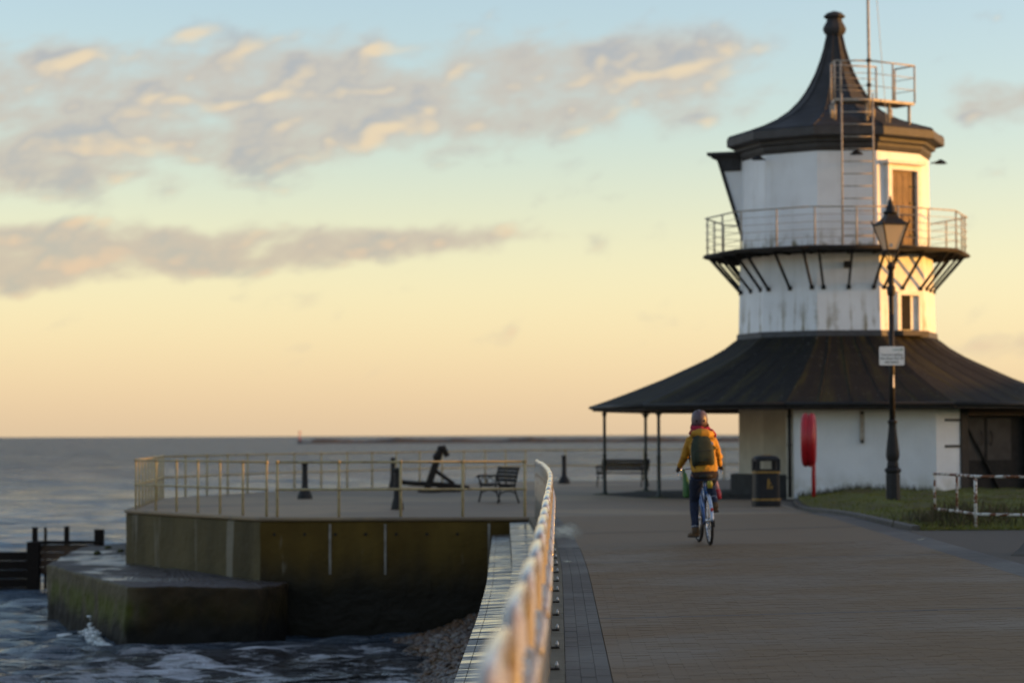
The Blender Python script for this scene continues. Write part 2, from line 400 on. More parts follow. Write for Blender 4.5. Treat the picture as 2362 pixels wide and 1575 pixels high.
def basis(d, side=None):
    d = Vector(d).normalized()
    s = Vector(side) if side else (Vector((0, 0, 1)) if abs(d.z) < .95 else Vector((1, 0, 0)))
    a = d.cross(s).normalized(); b = a.cross(d).normalized()
    return a, b


class MB:
    def __init__(s): s.v = []; s.f = []; s.t = []
    def add(s, vs, fs, tint=0.):
        o = len(s.v); s.v += [tuple(q) for q in vs]; s.f += [tuple(i + o for i in f) for f in fs]; s.t += [tint] * len(vs)
        return s
    def box(s, c, d, rot=None, taper=1.):
        x, y, z = (q / 2 for q in d); c = Vector(c)
        vs = [Vector(p) for p in ((-x, -y, -z), (x, -y, -z), (x, y, -z), (-x, y, -z), (-x * taper, -y * taper, z), (x * taper, -y * taper, z), (x * taper, y * taper, z), (-x * taper, y * taper, z))]
        if rot is not None: vs = [rot @ p for p in vs]
        return s.add([p + c for p in vs], [(3, 2, 1, 0), (4, 5, 6, 7), (0, 1, 5, 4), (1, 2, 6, 5), (2, 3, 7, 6), (3, 0, 4, 7)])
    def bar(s, p, q, w, h, up=(0, 0, 1)):
        p, q = Vector(p), Vector(q); a, b = basis(q - p, up)
        a = a * w / 2; b = b * h / 2
        vs = [e + i * a + j * b for e in (p, q) for i, j in ((-1, -1), (1, -1), (1, 1), (-1, 1))]
        return s.add(vs, [(0, 1, 2, 3), (7, 6, 5, 4), (0, 4, 5, 1), (1, 5, 6, 2), (2, 6, 7, 3), (3, 7, 4, 0)])
    def tube(s, pts, r, n=8, caps=True, closed=False):
        pts = [Vector(p) for p in pts]; m = len(pts)
        rs = r if isinstance(r, (list, tuple)) else [r] * m
        vs = []; ref = None
        for i, p in enumerate(pts):
            if closed: d = pts[(i + 1) % m] - pts[i - 1]
            else: d = (pts[i + 1] if i < m - 1 else p) - (pts[i - 1] if i else p)
            d.normalize()
            if ref is None: a, b = basis(d); ref = b
            else:
                a = d.cross(ref)
                if a.length < 1e-5: a, b = basis(d)
                a.normalize(); b = a.cross(d).normalized(); ref = b
            for k in range(n):
                t = 2 * math.pi * k / n; vs.append(p + rs[i] * (math.cos(t) * a + math.sin(t) * b))
        fs = []
        for i in range(m if closed else m - 1):
            j = (i + 1) % m
            for k in range(n): fs.append((i * n + k, i * n + (k + 1) % n, j * n + (k + 1) % n, j * n + k))
        if caps and not closed: fs += [tuple(range(n - 1, -1, -1)), tuple(range((m - 1) * n, m * n))]
        return s.add(vs, fs)
    def loft(s, rings, caps=True):
        n = len(rings[0]); vs = [p for r in rings for p in r]; fs = []
        for i in range(len(rings) - 1):
            for k in range(n): fs.append((i * n + k, i * n + (k + 1) % n, (i + 1) * n + (k + 1) % n, (i + 1) * n + k))
        if caps: fs += [tuple(range(n - 1, -1, -1)), tuple(range((len(rings) - 1) * n, len(rings) * n))]
        return s.add(vs, fs)
    def lathe(s, prof, n=24, ph=0., c=(0, 0, 0), caps=True):
        rings = [[(c[0] + r * math.sin(ph + 2 * math.pi * k / n), c[1] - r * math.cos(ph + 2 * math.pi * k / n), c[2] + z) for k in range(n)] for r, z in prof]
        return s.loft(rings, caps)
    def ell(s, c, r, n=16, m=10, rot=None):
        rings = []
        for i in range(1, m):
            a = math.pi * i / m
            ring = []
            for k in range(n):
                t = 2 * math.pi * k / n
                p = Vector((r[0] * math.sin(a) * math.cos(t), r[1] * math.sin(a) * math.sin(t), -r[2] * math.cos(a)))
                if rot is not None: p = rot @ p
                ring.append(p + Vector(c))
            rings.append(ring)
        return s.loft(rings)
    def prism(s, poly, z0, z1):
        n = len(poly)
        vs = [(x, y, z0) for x, y in poly] + [(x, y, z1) for x, y in poly]
        return s.add(vs, [tuple(range(n - 1, -1, -1)), tuple(range(n, 2 * n))] + [(i, (i + 1) % n, n + (i + 1) % n, n + i) for i in range(n)])
    def mesh(s, name, m, smooth=False):
        me = bpy.data.meshes.new(name); me.from_pydata(s.v, [], s.f)
        if any(s.t):
            a = me.attributes.new('tint', 'FLOAT', 'POINT'); a.data.foreach_set('value', s.t)
        bm = bmesh.new(); bm.from_mesh(me); bmesh.ops.recalc_face_normals(bm, faces=bm.faces); bm.to_mesh(me); bm.free()
        me.materials.append(MATS[m])
        if smooth:
            me.shade_smooth()
            if smooth is not True: me.set_sharp_from_angle(angle=R(smooth))
        return me
    def build(s, name, m, parent=None, smooth=False, label=None, cat=None, group=None, kind=None):
        return link(name, s.mesh(name, m, smooth), parent, label, cat, group, kind)


def link(name, me, parent=None, label=None, cat=None, group=None, kind=None, mw=None):
    o = bpy.data.objects.new(name, me); col.objects.link(o)
    if parent: o.parent = parent
    tag(o, label, cat, group, kind)
    if mw is not None: o.matrix_local = mw
    return o


def tag(o, label=None, cat=None, group=None, kind=None):
    for k, v in (('label', label), ('category', cat), ('group', group), ('kind', kind)):
        if v: o[k] = v


def thing(name, loc, label, cat, group=None, rot=(0, 0, 0)):
    o = bpy.data.objects.new(name, None); col.objects.link(o); o.location = loc; o.rotation_euler = rot; o.empty_display_size = .2
    tag(o, label, cat, group); return o


def bevel(o, w=.01, seg=2):
    b = o.modifiers.new('bevel', 'BEVEL'); b.width = w; b.segments = seg; b.limit_method = 'ANGLE'; return o


def remesh(o, v=.012, smooth=4):
    r = o.modifiers.new('remesh', 'REMESH'); r.mode = 'VOXEL'; r.voxel_size = v; r.use_smooth_shade = True
    s = o.modifiers.new('smooth', 'SMOOTH'); s.iterations = smooth; s.factor = .5
    return o


def copy_tree(o, parent=None):
    c = o.copy(); col.objects.link(c); c.parent = parent
    for ch in [q for q in o.children]: copy_tree(ch, c)
    return c


def txt(name, body, size, m, parent, mw, align='CENTER'):
    cu = bpy.data.curves.new(name, 'FONT'); cu.body = body; cu.size = size; cu.align_x = align; cu.align_y = 'CENTER'; cu.extrude = .0008; cu.offset = size * .012
    t = bpy.data.objects.new('tmp', cu); col.objects.link(t)
    dg = bpy.context.evaluated_depsgraph_get(); me = bpy.data.meshes.new_from_object(t.evaluated_get(dg)); me.name = name
    bpy.data.objects.remove(t); me.materials.clear(); me.materials.append(MATS[m])
    return link(name, me, parent, mw=mw)


SEA = -2.3
# ------------------------------------------------------------------ shared plan curves (x as a function of the distance y)


def fence_x(y): return float(np.interp(y, [-8, 0, 4.7, 10, 17, 22, 28.4, 34, 40, 44, 47.0], [-.62, -.26, -.06, .10, .235, .33, .45, .51, .52, .48, .42]))


def smooth_curve(f):
    ys = np.linspace(-10, 48, 233); xs = np.array([f(y) for y in ys])
    k = np.hanning(31); k /= k.sum()
    xp = np.pad(xs, 15, 'edge'); xp[:15] = xs[0] + (ys[0] - (ys[0] - np.arange(15, 0, -1) * .25)) * -.06
    xs2 = np.convolve(xp, k, 'valid'); return lambda y: float(np.interp(y, ys, xs2))


FX = smooth_curve(fence_x)
def coping_r(y): return FX(y) + .13          # inner edge of the coping stones
def band_r(y): return coping_r(y) + .30      # three courses of grey blocks
def edge_x(y): return float(np.interp(y, [-10, 10, 19, 25.5, 31.5, 47.6], [-.9, -.56, -.47, -.38, -.34, -.40]))
EX = smooth_curve(edge_x)


def fade(a, lo, hi):
    t = min(1, max(0, (a - lo) / (hi - lo))); return t * t * (3 - 2 * t)


def gz(x, y):                                    # the promenade falls gently towards the sea
    return .022 * min(max(x - .6, 0), 5.5) * (1 - fade(y, 42, 52))


def grid(name, xs, ys, fz, m, **k):
    nx, ny = len(xs), len(ys)
    vs = [(x, y, fz(x, y)) for y in ys for x in xs]
    fs = [(j * nx + i, j * nx + i + 1, (j + 1) * nx + i + 1, (j + 1) * nx + i) for j in range(ny - 1) for i in range(nx - 1)]
    b = MB(); b.add(vs, fs); return b.build(name, m, smooth=True, **k)


def strip(b, lf, rf, ys, dz, nx=6, tint=0.):
    vs = []; fs = []; n = nx + 1
    for y in ys:
        l, r = lf(y), rf(y)
        for i in range(n):
            x = l + (r - l) * i / nx; vs.append((x, y, gz(x, y) + dz))
    for j in range(len(ys) - 1):
        for i in range(nx): fs.append((j * n + i, j * n + i + 1, (j + 1) * n + i + 1, (j + 1) * n + i))
    return b.add(vs, fs, tint)


def right_in(y): return 5.28 + (min(max(y, 14), 46) - 25) * .019
def right_out(y): return right_in(y) + .42


# ------------------------------------------------------------------ sea
def build_sea():
    ny, nx = 640, 400
    ys = np.geomspace(17, 950, ny)
    far = np.geomspace(ys[-1] * 1.02, 45000, 50)
    Y = np.concatenate([[-60, -20], ys, far]); n = len(Y)
    S = np.linspace(-1, 1, nx)
    X = np.zeros((n, nx)); Z = np.zeros((n, nx))
    for j, y in enumerate(Y):
        if 17 <= y <= 951: X[j] = -.10 * y + S * (6 + y * .25) - 1.5 + max(0, y - 120) * .10
        else: X[j] = S * max(90, abs(y) * .9)
    YY = np.repeat(Y[:, None], nx, 1)
    sp = np.gradient(YY, axis=0)
    for i in range(58):
        wl = 0.55 * 1.072 ** i; a = .0088 * wl ** .80 * (2.1 if wl < 1.6 else 1.2 if wl < 3 else .30 if wl < 7 else .10)
        th = rng.normal(R(-62), .60); k = 2 * math.pi / wl; ph = rng.uniform(0, 6.28)
        w = np.clip(1.4 - sp * 2.8 / wl, 0, 1)
        Z += a * w * np.sin(k * (X * math.cos(th) + YY * math.sin(th)) + ph)
    Z *= (YY >= 17) & (YY < 951)
    Z *= np.clip((YY - 17) / 3, 0, 1) * np.clip((950 - YY) / 200, 0, 1)
    V = np.stack([X, YY, SEA + Z], -1).reshape(-1, 3)
    idx = np.arange(n * nx).reshape(n, nx)
    F = np.stack([idx[:-1, :-1], idx[:-1, 1:], idx[1:, 1:], idx[1:, :-1]], -1).reshape(-1, 4)
    me = bpy.data.meshes.new('sea'); me.from_pydata(V.tolist(), [], F.tolist()); me.shade_smooth(); me.materials.append(MATS['sea_water'])
    link('sea', me, kind='structure')


build_sea()


# ------------------------------------------------------------------ land
def build_land():
    ys = [-60, -30, -10, 5] + list(np.arange(10, 56, 1.)) + [60, 70, 86]
    b = MB(); strip(b, lambda y: right_out(y) + .002 if y < 47 else 6.1, lambda y: 46, ys, -.006, 10)
    b.build('ground', 'tan_asphalt', kind='structure')
    # unseen bank added far off to the right to block the low sun
    xs = [44, 47, 50, 53, 57, 62, 140]; yy = list(np.arange(-120, 221, 20.))
    def bz(x, y):
        top = 4.25 + 1.25 * fade(y, 43, 52) + .12 * math.sin(y * .21)  # crest raised further back so the platform stays in shade
        return np.interp(x, [44, 50, 57, 140], [-.2, top, top, top - 1])
    grid('sun_block_bank', xs, yy, bz, 'block_bank_earth', kind='structure')
    # promenade sheet: joint bed, far paving, kerb of grey blocks
    ys = list(np.arange(-20, 47.01, .5)); ys[-1] = 46.985
    bed = MB(); strip(bed, coping_r, right_out, [y for y in ys if 13 <= y <= 34.01], -.022, 4)
    prom = bed.build('promenade', 'joint_sand', kind='structure')
    f = MB(); strip(f, band_r, right_in, [33.852] + [y for y in ys if y >= 34], 0., 4); strip(f, band_r, right_in, [y for y in ys if y <= 13], 0., 4)
    f.build('paving', 'paving_far', prom)
    f = MB()
    for l, r in ((coping_r, band_r), (right_in, right_out)):
        strip(f, l, r, [33.905] + [y for y in ys if y >= 34], 0., 3); strip(f, l, r, [y for y in ys if y <= 13], 0., 3)
    for yb in (38.7,): strip(f, band_r, right_in, [yb, yb + .1], .003, 8)
    f.build('border_paving', 'paver_grey', prom)
    # single pavers, nearest as objects of their own
    def paver(b, x, y, z, lx, ly, a=0., tint=.01):
        j = .0005; c, s = math.cos(a), math.sin(a); sl = .022 if x > .7 else 0.
        vs = []
        for k, (hx, hy, zz) in enumerate([(lx / 2 - j, ly / 2 - j, -.02)] * 4 + [(lx / 2 - j - .0007, ly / 2 - j - .0007, 0)] * 4):
            sx, sy = ((-1, -1), (1, -1), (1, 1), (-1, 1))[k % 4]
            px, py = sx * hx, sy * hy
            vs.append((x + px * c - py * s, y + px * s + py * c, z + zz + px * sl))
        return b.add(vs, [(4, 5, 6, 7), (0, 1, 5, 4), (1, 2, 6, 5), (2, 3, 7, 6), (3, 0, 4, 7)], tint)
    m_tan = paver(MB(), 0, 0, 0, .2, .1, tint=0.).mesh('paver', 'paver_tan')
    m_grey = paver(MB(), 0, 0, 0, .1, .2, tint=0.).mesh('paver', 'paver_grey')
    m_row = paver(MB(), 0, 0, 0, .2, .1, tint=0.).mesh('paver', 'paver_grey')
    tan, grey = MB(), MB(); cnt = 0
    y = 13.1; row = 0
    while y < 33.85:
        is_band = abs(y - 20.9) < .05 or abs(y - 29.9) < .05
        l, r = band_r(y) + .004, right_in(y) - .004
        x = l - (row % 2) * .1
        while x < r:
            a, b_ = max(x, l), min(x + .2, r)
            if b_ - a > .03:
                cx = (a + b_) / 2; z = gz(cx, y) + random.uniform(-.0012, .0012)
                full = b_ - a > .195
                vis = abs(cx) < y * .2118 + .2
                if full and y > 15.2 and cnt < 150 and vis and not is_band:
                    o = link('paver', m_tan, prom); o.location = (cx, y, z); o.rotation_euler = (random.uniform(-.006, .006), -.022, 0); cnt += 1
                else: paver(grey if is_band else tan, cx, y, z, b_ - a, .1, 0, random.uniform(.02, .98))
            x += .2
        y += .1; row += 1
    cnt = 0
    for k in range(3):
        y = 13.1 + (k % 2) * .1; 
        while y < 33.85:
            x = coping_r(y) + .05 + .1 * k; a = -math.atan((coping_r(y + .1) - coping_r(y - .1)) / .2)
            if y > 15.2 and cnt < 150 and y < 25.3:
                o = link('paver', m_grey, prom); o.location = (x, y, gz(x, y) + random.uniform(-.001, .001)); o.rotation_euler = (random.uniform(-.005, .005), random.uniform(-.005, .005), a); cnt += 1
            else: paver(grey, x, y, gz(x, y), .1, .2, a, random.uniform(.02, .98))
            y += .2
    for k in range(4):
        y = 13.1 + (k % 2) * .1
        while y < 33.85:
            x = right_in(y) + .05 + .105 * k; paver(grey, x, y, gz(x, y), .105, .2, 0, random.uniform(.02, .98)); y += .2
    tan.build('paver_field', 'paver_tan', prom, kind='stuff')
    grey.build('paver_border', 'paver_grey', prom, kind='stuff')
    # puddles
    def puddle(cx, cy, rx, ry, seed):
        rr = random.Random(seed); n = 40; b = MB()
        ph = [rr.uniform(0, 6.28) for _ in range(5)]
        pts = []
        for i in range(n):
            t = 2 * math.pi * i / n; q = 1 + sum(.16 / (k + 1) ** .6 * math.sin((k + 2) * t + ph[k]) for k in range(5))
            x, y = cx + rx * q * math.cos(t), cy + ry * q * math.sin(t); pts.append((x, y, gz(cx, cy) + .004 + .022 * max(0, x - max(cx, .6)) * .9))
        b.add(pts, []); b.t = [.001] * n; b.add([(cx, cy, gz(cx, cy) + .004)], [], 1.); b.f = [(i, (i + 1) % n, n) for i in range(n)]; b.build('puddle', 'puddle_water', kind='structure')
    puddle(.86, 40.0, .46, 6.0, 1); puddle(.68, 30.3, .10, .5, 4)


build_land()


# ------------------------------------------------------------------ stepped sea wall with coping
def build_sea_wall():
    w = thing('sea_wall', (-.3, 20, SEA), 'stepped wet concrete sea wall dropping from the promenade railing to the shingle', 'sea wall')
    off = Vector((-.3, 20, SEA))
    def L(p): return Vector(p) - off
    ys = list(np.arange(-10, 46.97, .25))
    def slab(b, lf, rf, y0, y1, zt, zb, tilt=0., tint=0.):
        yy = [y0 + .006 + (y1 - y0 - .012) * i / 6 for i in range(7)]
        rings = []
        for y in yy:
            l, r = lf(y), rf(y)
            rings.append([L((l, y, zb)), L((r, y, zb)), L((r, y, zt + tilt)), L((l, y, zt))])
        return b.loft(rings)
    core = MB(); slab(core, lambda y: EX(y) + .02, lambda y: FX(y) + .1, -10, 46.97, -.46, -3.2)
    core.build('wall_core', 'sea_concrete', w)
    lo = lambda y: EX(y); mid = lambda y: EX(y) + .335; up = lambda y: FX(y) - .12
    nose = lambda y: EX(y) + .085
    y = -9.2; i = 0
    while y < 46.9:
        y1 = min(y + 1.4, 46.965)
        d = random.uniform(-.006, .006)
        o = slab(MB(), nose, mid, y, y1, -.35 + d, -.47, .012).build('step_slab', 'wet_step', w)
        o = slab(MB(), lo, lambda q: EX(q) + .08, y, y1, -.352 + d, -.49, .004).build('nosing_slab', 'wet_step', w)
        o = slab(MB(), lambda q: mid(q) + .004, up, y, y1, -.10 - d, -.47, .012).build('step_slab', 'wet_step', w)
        y += 1.4
    y = -9.2
    while y < 46.9:
        y1 = min(y + 2.2, 46.965)
        slab(MB(), lambda q: FX(q) - .117, lambda q: FX(q) + .127, y, y1, random.uniform(-.002, .003), -.47).build('coping_slab', 'coping_concrete', w)
        y += 2.2


build_sea_wall()


# ------------------------------------------------------------------ looped railing along the promenade
def build_fence():
    f = thing('looped_railing', (FX(20), 20, 0), 'grey painted railing of round-shouldered hoop panels along the promenade edge', 'railing')
    off = Vector(f.location)
    def P(y, z, side=0.):
        dx = (FX(y + .2) - FX(y - .2)) / .4
        return Vector((FX(y) + side, y - side * dx, z)) - off
    plate = MB().box((.03, 0, .010), (.12, .07, .010)).mesh('foot_plate', 'old_iron')
    bolt = MB().lathe([(.013, 0), (.013, .022), (.008, .032), (.006, .042)], 8, c=(.075, 0, .015)).mesh('bolt', 'galvanised', True)
    bar = MB().tube([(0, 0, .12), (0, 0, .60), (0, 0, 1.085)], .012, 8).mesh('bar', 'rail_paint', True)
    sbar = MB().tube([(0, 0, .12), (0, 0, .60), (0, 0, 1.00)], .012, 8).mesh('bar', 'rail_paint', True)
    pitch = 1.64; y = 1.62; H, rc = 1.085, .24
    while y + 1.4 < 46.8:
        a, b = y, y + 1.40; dz = random.uniform(-.008, .008)
        path = [(a, 0.0), (a, .45), (a, H - rc)] + [(a + rc - rc * math.cos(q), H - rc + rc * math.sin(q)) for q in np.linspace(.25, math.pi / 2, 7)]
        path += [(a + (b - a) * k / 6, H + .012 * math.sin(math.pi * k / 6)) for k in (2, 3, 4)]
        path += [(b - rc + rc * math.sin(q), H - rc + rc * math.cos(q)) for q in np.linspace(0, math.pi / 2 - .25, 7)] + [(b, H - rc), (b, .45), (b, 0.)]
        MB().tube([P(u, z + (dz if z > .1 else 0)) for u, z in path], .029, 12).build('hoop_frame', 'rail_paint', f, True)
        MB().tube([P(u, .12) for u in np.linspace(a, b, 6)], .014, 8).build('bottom_rail', 'rail_paint', f, True)
        for k in (0, 1):
            MB().tube([P(u, .85 + .045 * math.sin((u - a) / (b - a) * 4 * math.pi + math.pi * k), .018 + .026 * math.cos((u - a) / (b - a) * 4 * math.pi + math.pi * k)) for u in np.linspace(a, b, 25)], .013, 8).build('scroll_rail', 'rail_paint', f, True)
        n = 6
        for k in range(1, n):
            o = link('bar', sbar if k in (1, n - 1) else bar, f); o.location = P(a + (b - a) * k / n, 0)
        pl = link('foot_plate', plate, f); pl.location = P(a, 0); link('bolt', bolt, pl).rotation_euler = (0, 0, random.uniform(-.3, .3))
        y += pitch


build_fence()


# ------------------------------------------------------------------ concrete platform with ledge, railings, furniture
PLAT = [(-8.44, 52.63), (-4.95, 47.26), (.42, 46.99), (6.1, 46.99), (6.1, 86.0), (.34, 83.5), (-7.13, 69.2), (-9.19, 62.16)]


def build_platform():
    t = thing('concrete_platform', (-3, 60, SEA), 'low concrete platform jutting into the sea with weed-stained walls', 'platform')
    off = Vector(t.location)
    def add(b, name, m, **k):
        b.v = [tuple(Vector(q) - off) for q in b.v]; return b.build(name, m, t, **k)
    n = len(PLAT)
    add(MB().prism(PLAT, -.08, 0.), 'deck', 'deck_concrete')
    cx, cy = 0, 65
    for i in range(n):
        if i in (2, 3): continue
        a, b_ = Vector((*PLAT[i], 0)), Vector((*PLAT[(i + 1) % n], 0))
        d = (b_ - a).normalized(); nn = Vector((d.y, -d.x, 0)); ins = -nn * .04
        mb = MB(); mb.prism([tuple((a + ins)[:2]), tuple((b_ + ins)[:2]), tuple((b_ + ins - nn * 1.0)[:2]), tuple((a + ins - nn * 1.0)[:2])], -3.3, -.081)
        o = add(mb, 'wall', 'pale_sea_concrete' if i in (0, 7) else 'sea_concrete')
        if i == 1:
            for px, w in ((-3.56, .05), (-2.48, .045), (-.46, .05)):
                s = MB(); s.box((px, a.y + (px - a.x) / (b_.x - a.x) * (b_.y - a.y) + .035, -.62), (w, .03, .98)); s.v = [tuple(Vector(q) - off) for q in s.v]
                s.build('joint_seal', 'seal_strip', o)
            for k in range(9):
                q = a.lerp(b_, (k + .5) / 9); s = MB(); s.lathe([(.03, -.01), (.03, .02)], 10); s.v = [(x, -z, y) for x, y, z in s.v]
                s.v = [tuple(Vector(v) + q + Vector((0, .045, -.33)) - off) for v in s.v]; s.build('drain_hole', 'dark_void', o)
    led = [(-10.05, 52.28, -1.15), (-8.6, 48.4, -1.15), (-7.1, 44.57, -1.16), (-5.9, 44.85, -1.18), (-4.76, 45.2, -1.24), (-4.45, 46.6, -1.26), (-4.3, 48.2, -1.26), (-4.0, 50, -1.1), (-8, 62, -1.1), (-10.0, 62.1, -1.15), (-10.7, 60.25, -1.15)]
    m_ = len(led); mb = MB()
    mb.add([(x, y, -3.3) for x, y, z in led] + [(x, y, z) for x, y, z in led], [tuple(range(m_ - 1, -1, -1)), tuple(range(m_, 2 * m_))] + [(i, (i + 1) % m_, m_ + (i + 1) % m_, m_ + i) for i in range(m_)])
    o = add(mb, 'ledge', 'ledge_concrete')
    tx = bpy.data.textures.new('lumps', 'CLOUDS'); tx.noise_scale = .45; tx.noise_depth = 4
    def roughen(o, lev, st):
        q = o.modifiers.new('sub', 'SUBSURF'); q.subdivision_type = 'SIMPLE'; q.levels = q.render_levels = lev
        q = o.modifiers.new('rough', 'DISPLACE'); q.texture = tx; q.texture_coords = 'GLOBAL'; q.strength = st; q.mid_level = .5
    bevel(o, .05, 2); roughen(o, 5, .10)
    for q in t.children:
        if q.name.startswith('wall'): bevel(q, .03, 1); roughen(q, 5, .045)
        if q.name.startswith('deck'): bevel(q, .035, 2)
    # a few lumps of weed left on the ledge
    for x, y in ((-9.7, 56.6), (-9.3, 57.5), (-8.9, 58.3), (-9.9, 59.3)):
        b = MB().ell((x, y, -1.13), (.09, .12, .06), 8, 6); add(b, 'weed_clump', 'moss')


build_platform()


def rail_run(f, off, pts, h, m, spacing, posts_at=None, r=.021, mid=.5, end=True):
    pts = [Vector((*p, 0)) for p in pts]
    for z in (h, h * mid): MB().tube([p + Vector((0, 0, z)) - off for p in pts], r, 8).build('rail', m, f, True)
    me = MB().tube([(0, 0, -.02), (0, 0, h)], r * 1.18, 8).mesh('post', m, True)
    kn = MB().ell((0, 0, 0), (r * 1.9,) * 3, 10, 8).mesh('rail_joint', m, True)
    for a, b in zip(pts[:-1], pts[1:]):
        n = max(1, round((b - a).length / spacing))
        for i in range(n + (1 if b is pts[-1] and end else 0)):
            o = link('post', me, f); o.location = a.lerp(b, i / n) - off
            for z in (h, h * mid):
                k = link('rail_joint', kn, o); k.location = (0, 0, z)


def build_rails():
    o = Vector((-2, 47.4, 0))
    f = thing('tubular_railing', o, 'cream tubular railing of four bays along the front edge of the platform', 'railing')
    rail_run(f, o, [(-4.62, 47.55), (.24, 47.3)], 1.07, 'cream_paint', 1.215, r=.023)
    o = Vector((-8.2, 53, 0))
    f = thing('tubular_railing', o, 'cream tubular railing bending around the seaward corner and far edge of the platform', 'railing')
    P0 = (-4.85, 47.75)
    rail_run(f, o, [P0, (-8.22, 52.85)], 1.07, 'cream_paint', 1.02, end=False)
    rail_run(f, o, [(-8.22, 52.85), (-8.95, 62.0)], 1.07, 'cream_paint', 1.02, end=False)
    rail_run(f, o, [(-8.95, 62.0), (-7.0, 68.9), (.45, 83.0), (6.0, 85.6), (12, 86.5)], 1.07, 'cream_paint', 1.5, r=.023)


build_rails()


def build_bollards():
    lab = ['dark iron bollard with flared foot nearest the sea end of the platform',
           'dark iron bollard just behind the middle of the front cream railing',
           'dark iron bollard at the far edge left of the anchor',
           'dark iron bollard standing between the looped railing and the shelter bench']
    pos = [(-5.25, 61.2, .92, 1), (-2.47, 51.95, .90, 0), (-3.65, 74.0, .92, 0), (1.69, 79.2, .93, 1)]
    for (x, y, h, fl), l in zip(pos, lab):
        t = thing('bollard', (x, y, 0), l, 'bollard', 'bollards on the platform')
        k = 1.5 if fl else 1.05
        MB().lathe([(.13 * k, 0), (.13 * k, .05), (.115 * k, .14), (.085, .26), (.075, .5), (.068, h - .17)], 16).build('shaft', 'black_iron', t, 40)
        MB().lathe([(.068, h - .17), (.088, h - .16), (.088, h - .135), (.066, h - .12), (.07, h - .07), (.085, h - .05), (.08, h - .015), (.03, h)], 16).build('cap', 'black_iron', t, 40)


build_bollards()


def build_bench(loc, rz, L, label, wood):
    """cast-iron ends, slatted seat and back; front faces local -x, length along local y"""
    t = thing('bench', loc, label, 'bench', rot=(0, 0, rz))
    for s in (-1, 1):
        y = s * (L / 2 - .06)
        e = MB(); r = .021
        e.tube([(-.26, y, 0), (-.22, y, .16), (-.20, y, .30), (-.22, y, .42)], r, 8)
        e.tube([(.27, y, 0), (.22, y, .14), (.17, y, .30), (.16, y, .42), (.20, y, .60), (.27, y, .84)], r, 8)
        e.tube([(-.22, y, .40), (0, y, .385), (.16, y, .40)], r, 8)
        e.tube([(-.20, y, .22), (-.1, y, .27), (0, y, .285), (.1, y, .27), (.19, y, .22)], .016, 8)
        e.tube([(-.22, y, .42), (-.25, y, .52), (-.26, y, .60)], r * .9, 8)
        end = e.build('end_frame', 'black_iron', t, True)
        MB().tube([(-.31, y, .585), (-.28, y, .62), (-.12, y, .625), (.05, y, .615), (.20, y, .63)], .026, 8).build('armrest', 'black_iron', end, True)
        sc_ = MB()
        for cx in (-.13, .03):
            sc_.tube([(cx + .075 * math.cos(q), y, .50 + .075 * math.sin(q)) for q in np.linspace(0, 6.2, 14)], .011, 6)
        sc_.build('scroll', 'black_iron', end, True)
    sl = MB().box((0, 0, 0), (.062, L, .03)).mesh('seat_slat', wood)
    for i in range(6):
        o = link('seat_slat', sl, t); o.location = (-.21 + i * .072, 0, .425 - .012 * math.sin(i / 5 * 3.1)); bevel(o, .006, 1)
    bl = MB().box((0, 0, 0), (.026, L, .075)).mesh('back_slat', wood)
    for i in range(4):
        o = link('back_slat', bl, t); z = .53 + i * .088; o.location = (.165 + (z - .45) * .24, 0, z); o.rotation_euler = (0, .24, 0)
    return t


build_bench((-.33, 57.2, 0), R(20), 1.45, 'dark slatted bench with iron ends beside the front railing of the platform', 'dark_slat')
build_bench((3.38, 74.3, 0), R(62), 1.62, 'dark brown slatted bench with scrolled iron ends beyond the shelter posts', 'weathered_wood')


def build_anchor():
    t = thing('ship_anchor', (-2.35, 67.8, 0), 'old rusty ship anchor propped upright on the platform', 'anchor', rot=(0, 0, R(8))); t.scale = (.92, 1, .82)
    m = 'old_iron'
    bevel(MB().bar((-.05, 0, .1), (.36, 0, 1.42), .22, .20).build('shank', m, t), .03)
    b = MB(); b.tube([(.36, 0, 1.42), (.42, 0, 1.50), (.44, 0, 1.55)], [.12, .15, .1], 12); b.build('head', m, t, True)
    b = MB(); b.bar((.16, -.12, 1.16), (.44, .12, 1.56), .12, .13); b.bar((.44, .12, 1.58), (.60, .2, 1.22), .13, .15); bevel(b.build('stock', m, t), .03)
    b = MB(); b.tube([(-.92, -.1, .42), (-.80, -.05, .34), (-.4, 0, .30), (.1, 0, .28), (.6, 0, .24), (1.25, .05, .16)], [.05, .08, .085, .09, .085, .05], 10); b.build('crown', m, t, True)
    b = MB(); b.bar((.10, .02, .82), (.78, .05, .28), .13, .12); bevel(b.build('arm', m, t), .02)
    b = MB(); b.add([(-1.0, -.15, .52), (-.72, -.12, .40), (-.74, .2, .36), (-.98, .2, .46), (-1.0, -.15, .47), (-.72, -.12, .34), (-.74, .2, .30), (-.98, .2, .41)], [(0, 1, 2, 3), (7, 6, 5, 4), (0, 4, 5, 1), (1, 5, 6, 2), (2, 6, 7, 3), (3, 7, 4, 0)]); b.build('fluke', m, t)
    b = MB().box((.62, -.02, .1), (.72, .34, .16)); bevel(b.build('fluke', m, t), .03)
    b = MB().lathe([(.34, 0), (.34, .05), (.2, .13), (.12, .16)], 14); b.build('base', m, t)


build_anchor()


